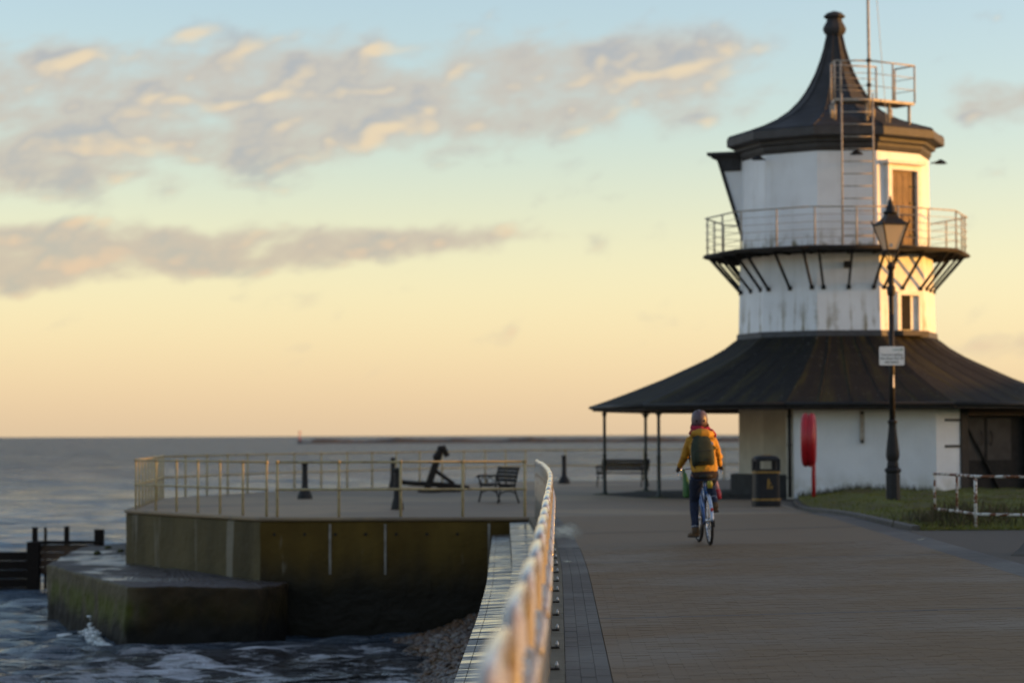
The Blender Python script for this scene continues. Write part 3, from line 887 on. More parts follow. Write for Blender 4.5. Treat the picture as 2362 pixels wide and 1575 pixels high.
def build_groyne():
    t = thing('timber_groyne', (-12, 62.6, SEA), 'black timber groyne with rusty panel and upright piles left of the platform', 'groyne')
    off = Vector(t.location)
    def add(b, n, m):
        b.v = [tuple(Vector(q) - off) for q in b.v]; o = b.build(n, m, t); return o
    for x, top, w in ((-12.32, -.74, .13), (-12.05, -.74, .07), (-11.5, -.72, .12), (-10.66, -.80, .23)):
        bevel(add(MB().box((x, 62.5, (top - 3.3) / 2), (w, w, top + 3.3)), 'pile', 'weathered_wood'), .01)
    bevel(add(MB().box((-12.3, 62.25, -2.2), (.32, .3, 2.2)), 'pile', 'weathered_wood'), .02)
    bevel(add(MB().box((-11.45, 62.36, -1.13), (1.75, .14, .09)), 'capping_beam', 'weathered_wood'), .01)
    for k in range(4):
        add(MB().box((-11.4, 62.40, -1.28 - k * .19), (1.5, .05, .18)), 'plank', 'dark_brown_wood')
    for k in range(5):
        bevel(add(MB().box((-15.4, 62.45, -1.48 - k * .23), (5.9, .10, .222)), 'plank', 'weathered_wood'), .01)
    for x in (-14, -15.8, -17.4): add(MB().box((x, 62.62, -2.3), (.2, .2, 1.7)), 'pile', 'weathered_wood')


build_groyne()


def build_breakwater():
    b = MB(); n = 240; rows = []
    for i in range(n):
        x = -112 + i * 2.6; y = 1275 + .08 * i * 2.6
        h = 2.2 + .6 * math.sin(i * .37) * math.sin(i * .11) + rng.normal(0, .16) - (1.2 if i < 3 else 0)
        rows.append([(x, y - 7, SEA - 1), (x, y - 2.5, SEA + h * .8), (x, y + 1, SEA + h), (x, y + 7, SEA - 1)])
    vs = [p for r in rows for p in r]
    b.add(vs, [(i * 4 + k, i * 4 + k + 1, i * 4 + k + 5, i * 4 + k + 4) for i in range(n - 1) for k in range(3)])
    b.build('breakwater', 'rock', label='low dark stone breakwater lying along the far horizon', cat='breakwater')
    t = thing('beacon', (-112, 1275, SEA), 'thin red beacon post at the left tip of the far breakwater', 'beacon')
    MB().lathe([(1.3, 0), (1.2, 1.6), (.4, 1.8)], 10).build('base', 'rock', t)
    MB().lathe([(.26, 1.8), (.2, 5.4)], 8).build('mast', 'red_paint', t)
    MB().lathe([(.1, 5.4), (.6, 5.5), (.6, 6.3), (.1, 6.5)], 10).build('topmark', 'red_paint', t)


build_breakwater()


# ------------------------------------------------------------------ shingle, foam
def build_beach():
    def bz(x, y): return -2.62 + .50 * fade(x, -2.6, -.4) + .24 * fade(y, 36, 47) + .05 * math.sin(x * 3 + y) - .30 * fade(y, 44.5, 38) * 0
    grid('beach', list(np.linspace(-3.2, -.2, 16)), list(np.linspace(20, 46.9, 50)), bz, 'joint_sand', kind='structure')
    base = []
    g = (1 + 5 ** .5) / 2
    iv = [Vector(p).normalized() for p in ((-1, g, 0), (1, g, 0), (-1, -g, 0), (1, -g, 0), (0, -1, g), (0, 1, g), (0, -1, -g), (0, 1, -g), (g, 0, -1), (g, 0, 1), (-g, 0, -1), (-g, 0, 1))]
    fi = [(0, 11, 5), (0, 5, 1), (0, 1, 7), (0, 7, 10), (0, 10, 11), (1, 5, 9), (5, 11, 4), (11, 10, 2), (10, 7, 6), (7, 1, 8), (3, 9, 4), (3, 4, 2), (3, 2, 6), (3, 6, 8), (3, 8, 9), (4, 9, 5), (2, 4, 11), (6, 2, 10), (8, 6, 7), (9, 8, 1)]
    b = MB()
    for _ in range(5200):
        x = -.25 - 2.3 * random.random() ** 1.3; y = random.uniform(33, 46.8)
        r = random.uniform(.022, .065) * (1.5 if random.random() < .08 else 1)
        s = (r * random.uniform(.8, 1.3), r * random.uniform(.8, 1.3), r * random.uniform(.45, .75)); a = random.uniform(0, 6.28); c, q = math.cos(a), math.sin(a)
        z = bz(x, y) + s[2] * .45
        b.add([(x + (v.x * s[0]) * c - v.y * s[1] * q, y + v.x * s[0] * q + v.y * s[1] * c, z + v.z * s[2]) for v in iv], fi, random.uniform(.02, 1))
    b.build('shingle', 'pebble', smooth=True, kind='stuff')
    # the wave breaking on the ledge corner
    b = MB()
    for _ in range(1500):
        x = random.gauss(-8.35, .45); y = 46.9 + (-x - 8.2) * 2.0 - abs(random.gauss(0, .20)) - .30
        h = abs(random.gauss(0, .20)) * math.exp(-((x + 8.0) / .26) ** 2) * random.random() + .012
        r = random.uniform(.008, .034)
        b.ell((x, y, SEA + h), (r * 1.6, r, r * .8), 6, 4)
    b.build('sea_foam', 'foam', smooth=True, kind='stuff')


build_beach()


# ------------------------------------------------------------------ grass bank with kerb
def grass_left(y): return float(np.interp(y, [36, 37.4, 44.5, 50, 52.5, 55, 59.5], [6.25, 6.17, 6.13, 6.15, 6.28, 6.5, 7.0]))
def bank_z(x, y):
    e = fade(x - grass_left(y), 0, 1.2) * fade(y, 36.9, 38.2)
    return .09 + gz(x, y) * .25 + .13 * e + .035 * math.sin(x * 2.1 + y * .9) * e + .02 * math.sin(x * 5 - y * 2.3) * e


def build_grass():
    b = MB(); ys = np.linspace(36.9, 60.5, 72); n = 40; vs = []
    for y in ys:
        l = grass_left(y)
        for i in range(n):
            x = l + (24 - l) * (i / (n - 1)) ** 2; vs.append((x, y, bank_z(x, y)))
    b.add(vs, [(j * n + i, j * n + i + 1, (j + 1) * n + i + 1, (j + 1) * n + i) for j in range(len(ys) - 1) for i in range(n - 1)])
    b.build('grass_bank', 'turf', smooth=True, kind='structure')
    b = MB()
    for _ in range(26000):
        y = 36.95 + 22 * random.random() ** 1.5; l = grass_left(y); x = l + .03 + (min(14.5, y * .225 + .4) - l) * random.random()
        if y > 59.2 and x > 6.9: continue
        z = bank_z(x, y) - .01; h = random.uniform(.02, .06) * (1.3 if random.random() < .1 else 1); a = random.uniform(0, 6.28); w = random.uniform(.005, .011)
        lx, ly = random.gauss(0, .03), random.gauss(0, .03)
        b.add([(x - w * math.cos(a), y - w * math.sin(a), z), (x + w * math.cos(a), y + w * math.sin(a), z), (x + lx, y + ly, z + h)], [(0, 1, 2)], random.uniform(.02, 1))
    b.build('grass', 'grass_blade', kind='stuff')
    b = MB()                                                    # dead weeds round the old white rail
    for _ in range(800):
        x = random.uniform(6.5, 8.6); y = 37.3 + random.random() * 3.2 + (x - 7.1) * -.5 * 0
        if random.random() < .4: x = random.gauss(7.2, .4)
        z = bank_z(x, y) - .01; h = random.uniform(.10, .36) * random.random() ** .5; lx, ly = random.gauss(0, .10), random.gauss(0, .10); w = random.uniform(.004, .009)
        mx, my, mz = x + lx * .35, y + ly * .35, z + h * .6
        b.add([(x - w, y, z), (x + w, y, z), (mx + w * .8, my, mz), (mx - w * .8, my, mz), (x + lx, y + ly, z + h)], [(0, 1, 2, 3), (3, 2, 4)], random.uniform(.02, 1))
    for _ in range(500):
        x = random.uniform(6.9, 10.3); y = random.uniform(58.3, 58.9); z = bank_z(x, y); h = random.uniform(.06, .2); w = .006
        b.add([(x - w, y, z), (x + w, y, z), (x + random.gauss(0, .04), y, z + h)], [(0, 1, 2)], random.uniform(.4, 1))
    b.build('weeds', 'weed_stem', kind='stuff')
    k = thing('grass_kerb', (6.1, 44, 0), 'low stone kerb edging the grass beside the promenade', 'kerb')
    y = 37.0
    while y < 57.5:
        p = [Vector((grass_left(q), q, 0)) for q in (y + .008, y + .455, y + .902)]
        z = gz(6.1, y); rings = []
        for q in p: rings.append([q + Vector(v) - Vector((6.1, 44, 0)) for v in ((-.10, 0, z - .1), (.03, 0, z - .1), (.03, 0, z + .065), (-.085, 0, z + .06), (-.10, 0, z + .045))])
        MB().loft(rings).build('kerb_stone', 'kerb_stone', k); y += .91


build_grass()


def build_white_rail():
    o = Vector((7.13, 37.3, .14))
    f = thing('old_pipe_railing', o, 'white pipe railing with flaking rusty paint on the grass bank', 'railing')
    m = 'rusty_white'
    top = [(7.0, 45.0, .87), (7.04, 43.5, .87), (7.13, 40.6, .87), (7.12, 37.3, .86), (7.65, 36.4, .84), (8.6, 35.3, .82)]
    P = lambda p: Vector(p) - o
    p1, p2, p3 = (6.99, 40.1), (7.11, 38.75), (7.14, 37.35)
    q1 = (8.6, 36.45)
    for z, r in ((.925, .023), (.345, .024)):
        MB().tube([P((*p1, z)), P((*p2, z)), P((*p3, z)), P((7.40, 37.1, z)), P((*q1, z))], r, 10).build('rail', m, f, True)
    for (x, y), zb, r in ((p1, .345, .02), (p2, .345, .02), (p3, .05, .026), (q1, .05, .026)):
        po = MB().tube([P((x, y, zb)), P((x, y, .6)), P((x, y, .925))], r, 10).build('post', m, f, True)
        MB().ell(P((x, y, .92)), (.036, .036, .034), 10, 8).build('rail_joint', m, po, True)


build_white_rail()


def build_ramp():
    t = thing('concrete_block', (6.6, 29.8, .1), 'rounded end of a low concrete block at the right edge of the path', 'block')
    b = MB(); rings = []
    for i, x in enumerate(np.linspace(0, 4.2, 10)):
        e = 1 - math.exp(-x * 4.5); e2 = .55 + .45 * e
        rings.append([(x - .30, -.78 * e2, -.02), (x - .16, -.45 * e2, .09 * e2), (x - .04, -.22 * e2, .28 * e2 + .02), (x, -.10 * e2, .345 * e2 + .03), (x, .12 * e2, .345 * e2 + .03), (x, .26 * e2, .26 * e2), (x, .30, -.02)])
    b.loft(rings); o = b.build('body', 'kerb_stone', t, True)
    t.rotation_euler = (0, 0, R(-4)); t.location = (6.28, 29.6, .10)


build_ramp()


# ------------------------------------------------------------------ street lamp and its sign
def build_lamp():
    X, Y = 7.81, 49.7
    t = thing('street_lamp', (X, Y, .14), 'black cast-iron street lamp with tapered four-sided lantern on the grass', 'street lamp')
    k = 'black_iron'
    MB().lathe([(.150, -.06), (.150, .60), (.142, .64), (.175, .68), (.175, .72), (.145, .75)], 8, R(22.5)).build('base', k, t, 35)
    MB().lathe([(.118, .75), (.125, .77), (.118, .84), (.108, .88), (.124, .92), (.142, .99), (.142, 1.05), (.082, 1.58), (.08, 1.64), (.10, 1.67), (.10, 1.71), (.062, 1.74)], 20).build('pedestal', k, t, 40)
    MB().lathe([(.060, 1.74), (.054, 3.9)], 16).build('shaft', k, t, True)
    MB().lathe([(.054, 3.9), (.052, 4.28), (.082, 4.30), (.09, 4.36), (.09, 4.43), (.08, 4.47), (.058, 4.49), (.055, 4.80), (.08, 4.84), (.095, 4.88), (.07, 4.92), (.06, 4.97)], 16).build('collar', k, t, 40)
    # local frame for the lantern: turned a little so that its left pane shows
    rot = Matrix.Rotation(R(14), 3, 'Z')
    def V(x, y, z): return rot @ Vector((x, y, z)) + Vector((0, 0, 4.95))
    b = MB()
    for sx, sy in ((-1, -1), (1, -1), (1, 1), (-1, 1)):
        b.tube([V(.03 * sx, .03 * sy, .0), V(.06 * sx, .06 * sy, .1), V(.13 * sx, .13 * sy, .27)], .014, 6)
    b.build('cradle', k, t, True)
    wb, wt_, z0, z1 = .125, .265, .27, .79
    fr = MB()
    for sx, sy in ((-1, -1), (1, -1), (1, 1), (-1, 1)):
        fr.bar(V(wb * sx, wb * sy, z0), V(wt_ * sx, wt_ * sy, z1), .026, .026)
        fr.tube([V(wt_ * sx * 1.0, wt_ * sy, z1), V(wt_ * sx * 1.13, wt_ * sy * 1.13, z1 + .07), V(wt_ * sx * 1.10, wt_ * sy * 1.10, z1 + .11)], [.018, .016, .006], 6)
    for w, z in ((wb, z0), (wt_, z1)):
        c = [V(-w, -w, z), V(w, -w, z), V(w, w, z), V(-w, w, z)]
        for i in range(4): fr.bar(c[i], c[(i + 1) % 4], .03, .03)
    fr.build('lantern_frame', k, t)
    for i in range(4):
        s = [(-1, -1), (1, -1), (1, 1), (-1, 1)]
        a, c = s[i], s[(i + 1) % 4]; q = .985
        lo1, lo2, hi1, hi2 = V(wb * a[0] * q, wb * a[1] * q, z0 + .012), V(wb * c[0] * q, wb * c[1] * q, z0 + .012), V(wt_ * a[0] * q, wt_ * a[1] * q, z1 - .012), V(wt_ * c[0] * q, wt_ * c[1] * q, z1 - .012)
        cen = V(0, 0, .5); nn = (lo2 - lo1).cross(hi1 - lo1).normalized() * .004
        MB().add([lo1, lo2, hi2, hi1, lo1 - nn, lo2 - nn, hi2 - nn, hi1 - nn], [(0, 1, 2, 3), (7, 6, 5, 4), (0, 4, 5, 1), (1, 5, 6, 2), (2, 6, 7, 3), (3, 7, 4, 0)]).build('pane', 'frosted_pane', t)
    MB().lathe([(.385, z1 + .0), (.36, z1 + .035), (.25, z1 + .10), (.17, z1 + .17), (.13, z1 + .235)], 4, R(45 + 14), (0, 0, 4.95)).build('lantern_roof', k, t)
    MB().lathe([(.13, z1 + .23), (.15, z1 + .25), (.15, z1 + .27), (.09, z1 + .30), (.10, z1 + .36), (.07, z1 + .40), (.05, z1 + .44), (.055, z1 + .47), (.03, z1 + .51), (.012, z1 + .60)], 14, 0, (0, 0, 4.95)).build('finial', k, t, True)
    MB().box(V(-.055, -.155, .36), (.05, .012, .07)).build('switch_box', 'galvanised', t)
    MB().box((.026, -.052, 2.52), (.032, .010, .26), Matrix.Rotation(R(28), 3, 'Z')).build('sticker', 'sticker_white', t)
    s = thing('beach_sign', (X - .02, Y - .12, 2.99), 'white beach notice with rounded corners fixed to the street lamp post', 'sign')
    W, H = .515, .385; pts = []
    for cx, cz, a0 in ((W / 2 - .03, H / 2 - .03, 0), (-W / 2 + .03, H / 2 - .03, 90), (-W / 2 + .03, -H / 2 + .03, 180), (W / 2 - .03, -H / 2 + .03, 270)):
        for i in range(5):
            a = R(a0 + i * 22.5); pts.append((cx + .03 * math.cos(a), cz + .03 * math.sin(a)))
    def plate(y0, y1, dx=0, sc_=1.):
        n = len(pts); b = MB()
        b.add([(x * sc_ + dx, y0, z * sc_ + H / 2) for x, z in pts] + [(x * sc_ + dx, y1, z * sc_ + H / 2) for x, z in pts], [tuple(range(n)), tuple(range(2 * n - 1, n - 1, -1))] + [(i, n + i, n + (i + 1) % n, (i + 1) % n) for i in range(n)])
        return b
    plate(-.008, 0).build('sign_panel', 'sign_white', s)
    plate(.26, .27, .075, .97).build('rear_panel', 'slate_paint', s)
    MB().lathe([(.066, .10), (.066, .135)], 16, 0, (.02, .12, 0)).build('clamp', 'galvanised', s, True)
    MB().lathe([(.066, .25), (.066, .285)], 16, 0, (.02, .12, 0)).build('clamp', 'galvanised', s, True)
    MB().bar((.02, .005, .19), (.02, .255, .19), .05, .05).build('bracket', 'galvanised', s)
    def tm(x, z): return Matrix.Translation((x, -.0095, z)) @ Matrix.Rotation(R(90), 4, 'X')
    txt('lettering', 'You are exiting', .072, 'sign_ink', s, tm(0, .215)); txt('lettering', 'the short line of', .072, 'sign_ink', s, tm(0, .14)); txt('lettering', 'the beach', .072, 'sign_ink', s, tm(0, .065))
    txt('lettering', 'Tendring', .042, 'sign_green', s, tm(.09, .315))
    lg = MB(); lg.ell((.2, -.0095, .322), (.016, .002, .026), 12, 8); lg.build('emblem', 'sign_green', s, True)


build_lamp()


# ------------------------------------------------------------------ lifebuoy housing and litter bin
def build_lifebuoy():
    t = thing('lifebuoy_housing', (6.92, 56.5, .2), 'red lifebuoy housing on a thin red pole before the white wall', 'lifebuoy')
    k = 'red_plastic'
    def half(s):
        b = MB(); n = 26; rings = []
        # a D-shaped shell: tall ring seen almost edge-on, split down the middle
        for i, (w, r) in enumerate(((-.004, .585), (.012, .605), (.05, .625), (.10, .625), (.145, .585), (.17, .48), (.175, .25))):
            ring = []
            for j in range(n):
                a = 2 * math.pi * j / n; z = r * math.cos(a); y = .72 * r * math.sin(a)
                if z < 0: z *= 1.0; y *= (1 - .25 * (-z / r) ** 2)
                ring.append((s * w, y, z + 1.25))
            rings.append(ring)
        return b.loft(rings)
    rz = Matrix.Rotation(R(-12), 4, 'Z')
    for s in (-1, 1):
        o = half(s).build('shell', k, t, 50); o.rotation_euler = (0, 0, R(-10))
    o = MB().lathe([(.055, .0), (.055, .03)], 12, 0, (0, 0, 0)).build('seam_boss', 'red_paint', t); o.location = (0, -.35, .63)
    MB().tube([(.12, .1, -.15), (.12, .1, .5), (.12, .1, 1.3)], .048, 10).build('pole', 'red_paint', t, True)


build_lifebuoy()


def build_bin():
    t = thing('litter_bin', (5.6, 53.5, 0), 'black round-topped litter bin with gold bands by the lighthouse', 'litter bin', rot=(0, 0, R(6)))
    k = 'bin_plastic'
    def sq(w, d, z, n=6, c=.10):
        p = []
        for cx, cy, a0 in ((w - c, d - c, 0), (-w + c, d - c, 90), (-w + c, -d + c, 180), (w - c, -d + c, 270)):
            for i in range(n):
                a = R(a0 + i * 90 / (n - 1)); p.append((cx + c * math.cos(a), cy + c * math.sin(a), z))
        return p
    MB().loft([sq(.27, .27, 0), sq(.29, .29, .02), sq(.29, .29, .13)]).build('plinth', k, t, 40)
    MB().loft([sq(.285, .285, .131), sq(.285, .285, .174)]).build('gold_band', 'gold_paint', t, 40)
    MB().loft([sq(.275, .275, .175), sq(.265, .265, .73)]).build('body', k, t, 40)
    MB().loft([sq(.285, .285, .731), sq(.285, .285, .775)]).build('gold_band', 'gold_paint', t, 40)
    b = MB()                                      # hood: four corner posts and a domed lid leave openings on four sides
    for sx in (-1, 1):
        for sy in (-1, 1): b.box((sx * .225, sy * .225, .905), (.09, .09, .27))
    for sx, sy, wx, wy in ((0, -.262, .40, .02), (0, .262, .40, .02), (-.262, 0, .02, .40), (.262, 0, .02, .40)):
        b.box((sx, sy, .795), (wx, wy, .045)); b.box((sx, sy, 1.02), (wx, wy, .05))
    b.build('hood', k, t)
    MB().loft([sq(.255, .255, .776), sq(.255, .255, .782)]).build('rim', 'galvanised', t)
    MB().loft([sq(.275, .275, 1.035), sq(.27, .27, 1.07, c=.13), sq(.22, .22, 1.105, c=.13), sq(.12, .12, 1.125, c=.08)]).build('lid', k, t, 40)
    MB().loft([sq(.14, .14, 1.121, c=.09), sq(.09, .09, 1.14, c=.06)]).build('lid_plate', 'gold_paint', t, 40)
    MB().box((-.30, -.1, .90), (.03, .10, .2)).build('stub_plate', k, t)
    # gold litter emblem: a figure dropping rubbish into a basket
    e = MB(); y = -.277
    def disc(cx, cz, r): e.add([(cx + r * math.cos(a), y, cz + r * math.sin(a)) for a in np.linspace(0, 6.283, 13)[:-1]], [tuple(range(12))])
    def quad(*p): e.add([(x, y, z) for x, z in p], [tuple(range(len(p)))])
    disc(.0, .585, .026); quad((-.03, .56), (.028, .56), (.02, .47), (-.028, .47)); quad((-.028, .47), (-.002, .47), (-.012, .385), (-.04, .385)); quad((.0, .47), (.022, .47), (.03, .385), (.006, .385))
    quad((.02, .555), (.065, .50), (.055, .487), (.014, .53)); quad((.045, .455), (.095, .455), (.085, .385), (.053, .385))
    o = e.build('emblem', 'gold_paint', t); o.modifiers.new('s', 'SOLIDIFY').thickness = .003


build_bin()


# ------------------------------------------------------------------ the lighthouse
def build_lighthouse():
    CX, CY = 8.65, 64.26
    A0 = 17.33                                    # bearing of the first corner, counted from the side facing the viewer
    t = thing('lighthouse', (CX, CY, 0), 'white ten-sided lighthouse with black skirt roof, iron gallery and pointed spire', 'lighthouse')
    def ph(k=0): return R(A0 + 36 * k)
    def pol(r, a): return Vector((r * math.sin(R(a)), -r * math.cos(R(a)), 0))
    def deca(b, prof, caps=True): return b.lathe(prof, 10, R(A0), caps=caps)
    core = deca(MB(), [(2.63, 0.0), (2.63, 2.4)]).build('core_wall', 'core_render', t)
    deca(MB(), [(2.63, 2.401), (2.62, 4.2), (2.56, 6.23)]).build('tower_wall', 'tower_whitewash', t)
    deca(MB(), [(2.50, 6.30), (2.47, 8.95)]).build('lantern_room_wall', 'tower_whitewash', t)
    deca(MB(), [(2.86, 0), (2.86, .52), (2.82, .55)]).build('plinth', 'slate_paint', t)
    deca(MB(), [(2.68, 4.08), (2.66, 4.24)]).build('flashing', 'lead_flash', t)
    # upper roof
    deca(MB(), [(2.48, 8.86), (2.55, 8.98), (2.55, 9.06), (2.66, 9.10), (2.66, 9.18), (2.80, 9.22)]).build('cornice', 'cornice_paint', t)
    deca(MB(), [(2.86, 9.215), (2.90, 9.24), (2.90, 9.44), (2.82, 9.46)]).build('fascia', 'cornice_paint', t)
    prof = [(2.86, 9.461), (2.80, 9.51), (2.3, 9.66), (1.9, 9.80), (1.55, 9.96), (1.22, 10.18), (.95, 10.45), (.78, 10.68), (.64, 10.92), (.50, 11.2), (.37, 11.55), (.27, 11.88), (.20, 12.2)]
    sp = deca(MB(), prof).build('spire_roof', 'spire_lead', t)
    for k in range(10):
        MB().tube([pol(r + .012, A0 + 36 * k) + Vector((0, 0, z)) for r, z in prof], .022, 6).build('hip_roll', 'spire_lead', sp, True)
    fin = deca(MB(), [(.20, 12.19), (.23, 12.22), (.29, 12.30), (.315, 12.38), (.29, 12.46), (.22, 12.58), (.20, 12.66)]).build('finial', 'spire_lead', t)
    deca(MB(), [(.21, 12.661), (.285, 12.70), (.29, 12.74), (.20, 12.82), (.04, 12.87)]).build('finial_cap', 'slate_paint', fin)
    # skirt roof, one pitched panel for each side
    sk = [(2.62, 4.13), (2.78, 4.02), (3.0, 3.85), (3.4, 3.62), (3.85, 3.41), (4.63, 3.06), (5.5, 2.72), (6.1, 2.50), (6.52, 2.36)]
    for k in range(10):
        a, b_ = A0 + 36 * k, A0 + 36 * (k + 1)
        rings = []
        for r, z in sk:
            p, q = pol(r, a), pol(r, b_); th_ = .05
            rings.append([p + Vector((0, 0, z)), q + Vector((0, 0, z)), q * .998 + Vector((0, 0, z - th_)), p * .998 + Vector((0, 0, z - th_))])
        pan = MB().loft(rings).build('skirt_roof_panel', 'skirt_felt', t)
        for f in (.2, .4, .6, .8):
            MB().tube([pol(r, a).lerp(pol(r, b_), f) + Vector((0, 0, z - .002)) for r, z in sk], .009, 6).build('seam', 'skirt_felt', pan, True)
        p, q = pol(6.50, a), pol(6.50, b_)
        MB().bar(p + Vector((0, 0, 2.27)), q + Vector((0, 0, 2.27)), .03, .13).build('fascia', 'slate_paint', pan)
        MB().tube([pol(6.57, a) + Vector((0, 0, 2.305)), pol(6.57, b_) + Vector((0, 0, 2.305))], .05, 8).build('gutter', 'black_iron', pan, True)
        p, q = pol(6.2, a), pol(6.2, b_)
        MB().bar(p + Vector((0, 0, 2.26)), q + Vector((0, 0, 2.26)), .09, .16).build('eaves_beam', 'dark_brown_wood', pan)
        for j in range(5):
            f = (j + .5) / 5
            pi, po = pol(2.7, a).lerp(pol(2.7, b_), f), pol(6.4, a).lerp(pol(6.4, b_), f)
            rf = MB()
            prv = None
            for r, z in sk[2:-1]:
                c = pol(r, a).lerp(pol(r, b_), f) + Vector((0, 0, z - .11))
                if prv is not None: rf.bar(prv, c, .05, .09)
                prv = c
            rf.build('rafter', 'dark_brown_wood', pan)
    MB().prism([tuple(pol(6.35, A0 + 36 * k)[:2]) for k in range(10)], -.01, .006).build('shelter_shade_sheet', 'floor_shade', t)  # thin dark sheet standing in for the shade below the shelter roof
    # shelter posts on the open seaward side
    for a, r in ((A0 - 72, 6.1), (A0 - 108, 6.2), (A0 - 144, 6.12)):
        c = pol(r, a)
        p = MB().lathe([(.075, 0), (.075, .06), (.05, .09), (.045, 1.0), (.055, 1.02), (.055, 1.06), (.042, 1.08), (.04, 2.08), (.06, 2.10), (.06, 2.19)], 12, 0, c).build('shelter_post', 'green_black_paint', t, 40)
        for s in (-1, 1):
            tang = Vector((math.cos(R(a)), math.sin(R(a)), 0)) * s
            MB().tube([c + Vector((0, 0, 1.98)), c + tang * .06 + Vector((0, 0, 2.08)), c + tang * .18 + Vector((0, 0, 2.18))], .018, 6).build('bracket', 'green_black_paint', p, True)
        MB().lathe([(.34, .0), (.27, .018), (.12, .035)], 14, 0, c).build('moss_patch', 'moss', p)
    # ground-floor room: front wall, door side, the sides turned away, and the return under the shelter
    RW = 5.6
    def wall_seg(p, q, z0, z1, th_=.22, name='room_wall', m='whitewash'):
        d = (q - p).normalized(); n = Vector((-d.y, d.x, 0)); n = n if n.dot(p + q) > 0 else -n
        return MB().prism([tuple(v[:2]) for v in (p, q, q - n * th_, p - n * th_)], z0, z1).build(name, m, t)
    V1, V2, V3 = pol(RW, A0 - 36), pol(RW, A0), pol(RW, A0 + 36)
    wall_seg(V1, V2, -.05, 2.58)
    u = (V3 - V2).normalized(); n2 = Vector((u.y, -u.x, 0))
    wall_seg(V2 + u * .003, V2 + u * .82, -.05, 2.58)
    for k in range(1, 5): wall_seg(pol(RW, A0 + 36 * k) , pol(RW, A0 + 36 * (k + 1)), -.05, 2.55)
    c1 = pol(2.6, A0 - 36)
    wall_seg(V1 * .985, c1, -.05, 2.6, .2, m='core_render')
    wall_seg(pol(RW, A0 + 180) * .985, pol(2.6, A0 + 180), -.05, 2.6, .2)
    MB().prism([tuple(v[:2]) for v in (V1 * .99, V2 * .99, pol(2.65, A0), pol(2.65, A0 - 36))], -.02, .02).build('room_floor', 'slate_paint', t)
    fd = (V2 - V1).normalized()
    dp = MB().tube([V1 * 1.004 - fd * .10 + Vector((0, 0, .05)), V1 * 1.004 - fd * .10 + Vector((0, 0, 2.26))], .045, 10).build('downpipe', 'black_iron', t, True)
    for z in (.5, 1.3, 2.0): MB().lathe([(.06, 0), (.06, .05)], 10, 0, V1 * 1.004 - fd * .10 + Vector((0, 0, z))).build('pipe_clip', 'black_iron', dp)
    # slim vent on the front wall
    fd = (V2 - V1).normalized(); fn = Vector((fd.y, -fd.x, 0)); 
    def F(s, z, o=0.): return V1 + fd * s + fn * o + Vector((0, 0, z))
    v = MB().bar(F(1.66, 1.40, .03), F(1.66, 2.14, .03), .10, .06, fn).build('vent_strip', 'weathered_steel', t)
    MB().bar(F(1.66, 1.36, .034), F(1.66, 1.44, .034), .07, .075, fn).build('vent_cap', 'slate_paint', v)
    MB().bar(F(1.66, 2.06, .034), F(1.66, 2.14, .034), .07, .075, fn).build('vent_cap', 'slate_paint', v)
    # door bay: black post, wide double doors with grey upper panels, brace and handles
    def D(s, z, o=0.): return V2 + u * s + n2 * o + Vector((0, 0, z))
    MB().bar(D(.95, -.02, -.08), D(.95, 2.4, -.08), .26, .24, n2).build('door_post', 'black_iron', t)
    MB().bar(D(3.36, -.02, -.08), D(3.36, 2.4, -.08), .18, .24, n2).build('door_post', 'dark_slat', t)
    MB().bar(D(1.09, 2.13, -.10), D(3.26, 2.13, -.10), .2, .22, n2).build('door_head', 'dark_brown_wood', t)
    dr = MB().bar(D(1.1, 1.0, -.20), D(3.25, 1.0, -.20), .05, 2.02).build('door_leaf', 'dark_slat', t)
    for s0, s1 in ((1.22, 1.82), (1.92, 2.78)):
        MB().bar(D(s0, 1.45, -.165), D(s1, 1.45, -.165), .03, 1.05).build('door_panel', 'door_grey', dr)
        MB().tube([D(s1 - .12 if s0 < 1.5 else s0 + .12, 1.30, -.14), D(s1 - .12 if s0 < 1.5 else s0 + .12, 1.40, -.09), D(s1 - .12 if s0 < 1.5 else s0 + .12, 1.55, -.09), D(s1 - .12 if s0 < 1.5 else s0 + .12, 1.65, -.14)], .013, 6).build('door_handle', 'black_iron', dr, True)
    MB().bar(D(1.12, 1.85, -.13), D(2.35, .15, -.13), .04, .09, n2).build('door_brace', 'dark_slat', dr)
    for z in (1.28, 1.92):
        MB().bar(D(.30, z, .02), D(.84, z, .02), .035, .055).build('strap_hinge', 'black_iron', t)
    # gallery
    g0 = MB(); RO, RI = 3.52, 2.45
    rings = [[pol(r, A0 + 36 * k) + Vector((0, 0, z)) for k in range(10)] for r, z in ((RI, 6.27), (RO, 6.25), (RO, 6.36), (RI, 6.37))]
    g0.loft(rings + [rings[0]], caps=False); gal = g0.build('gallery_deck', 'slate_paint', t)
    ring = lambda r, z: [pol(r, A0 + 36 * k) + Vector((0, 0, z)) for k in range(10)]
    def closed(name, r, z, rad, m, parent):
        pts = ring(r, z); b = MB()
        for i in range(10): b.tube([pts[i], pts[(i + 1) % 10]], rad, 6)
        return b.build(name, m, parent, True)
    closed('edge_angle', 3.53, 6.30, .035, 'old_iron', gal)
    closed('handrail', 3.48, 7.33, .021, 'weathered_steel', t)
    for z in (6.56, 6.76, 6.95, 7.14): closed('guard_wire', 3.48, z, .008, 'weathered_steel', t)
    gp = MB().tube([(0, 0, 6.36), (0, 0, 7.33)], .023, 8).mesh('gallery_post', 'weathered_steel', True)
    st = None
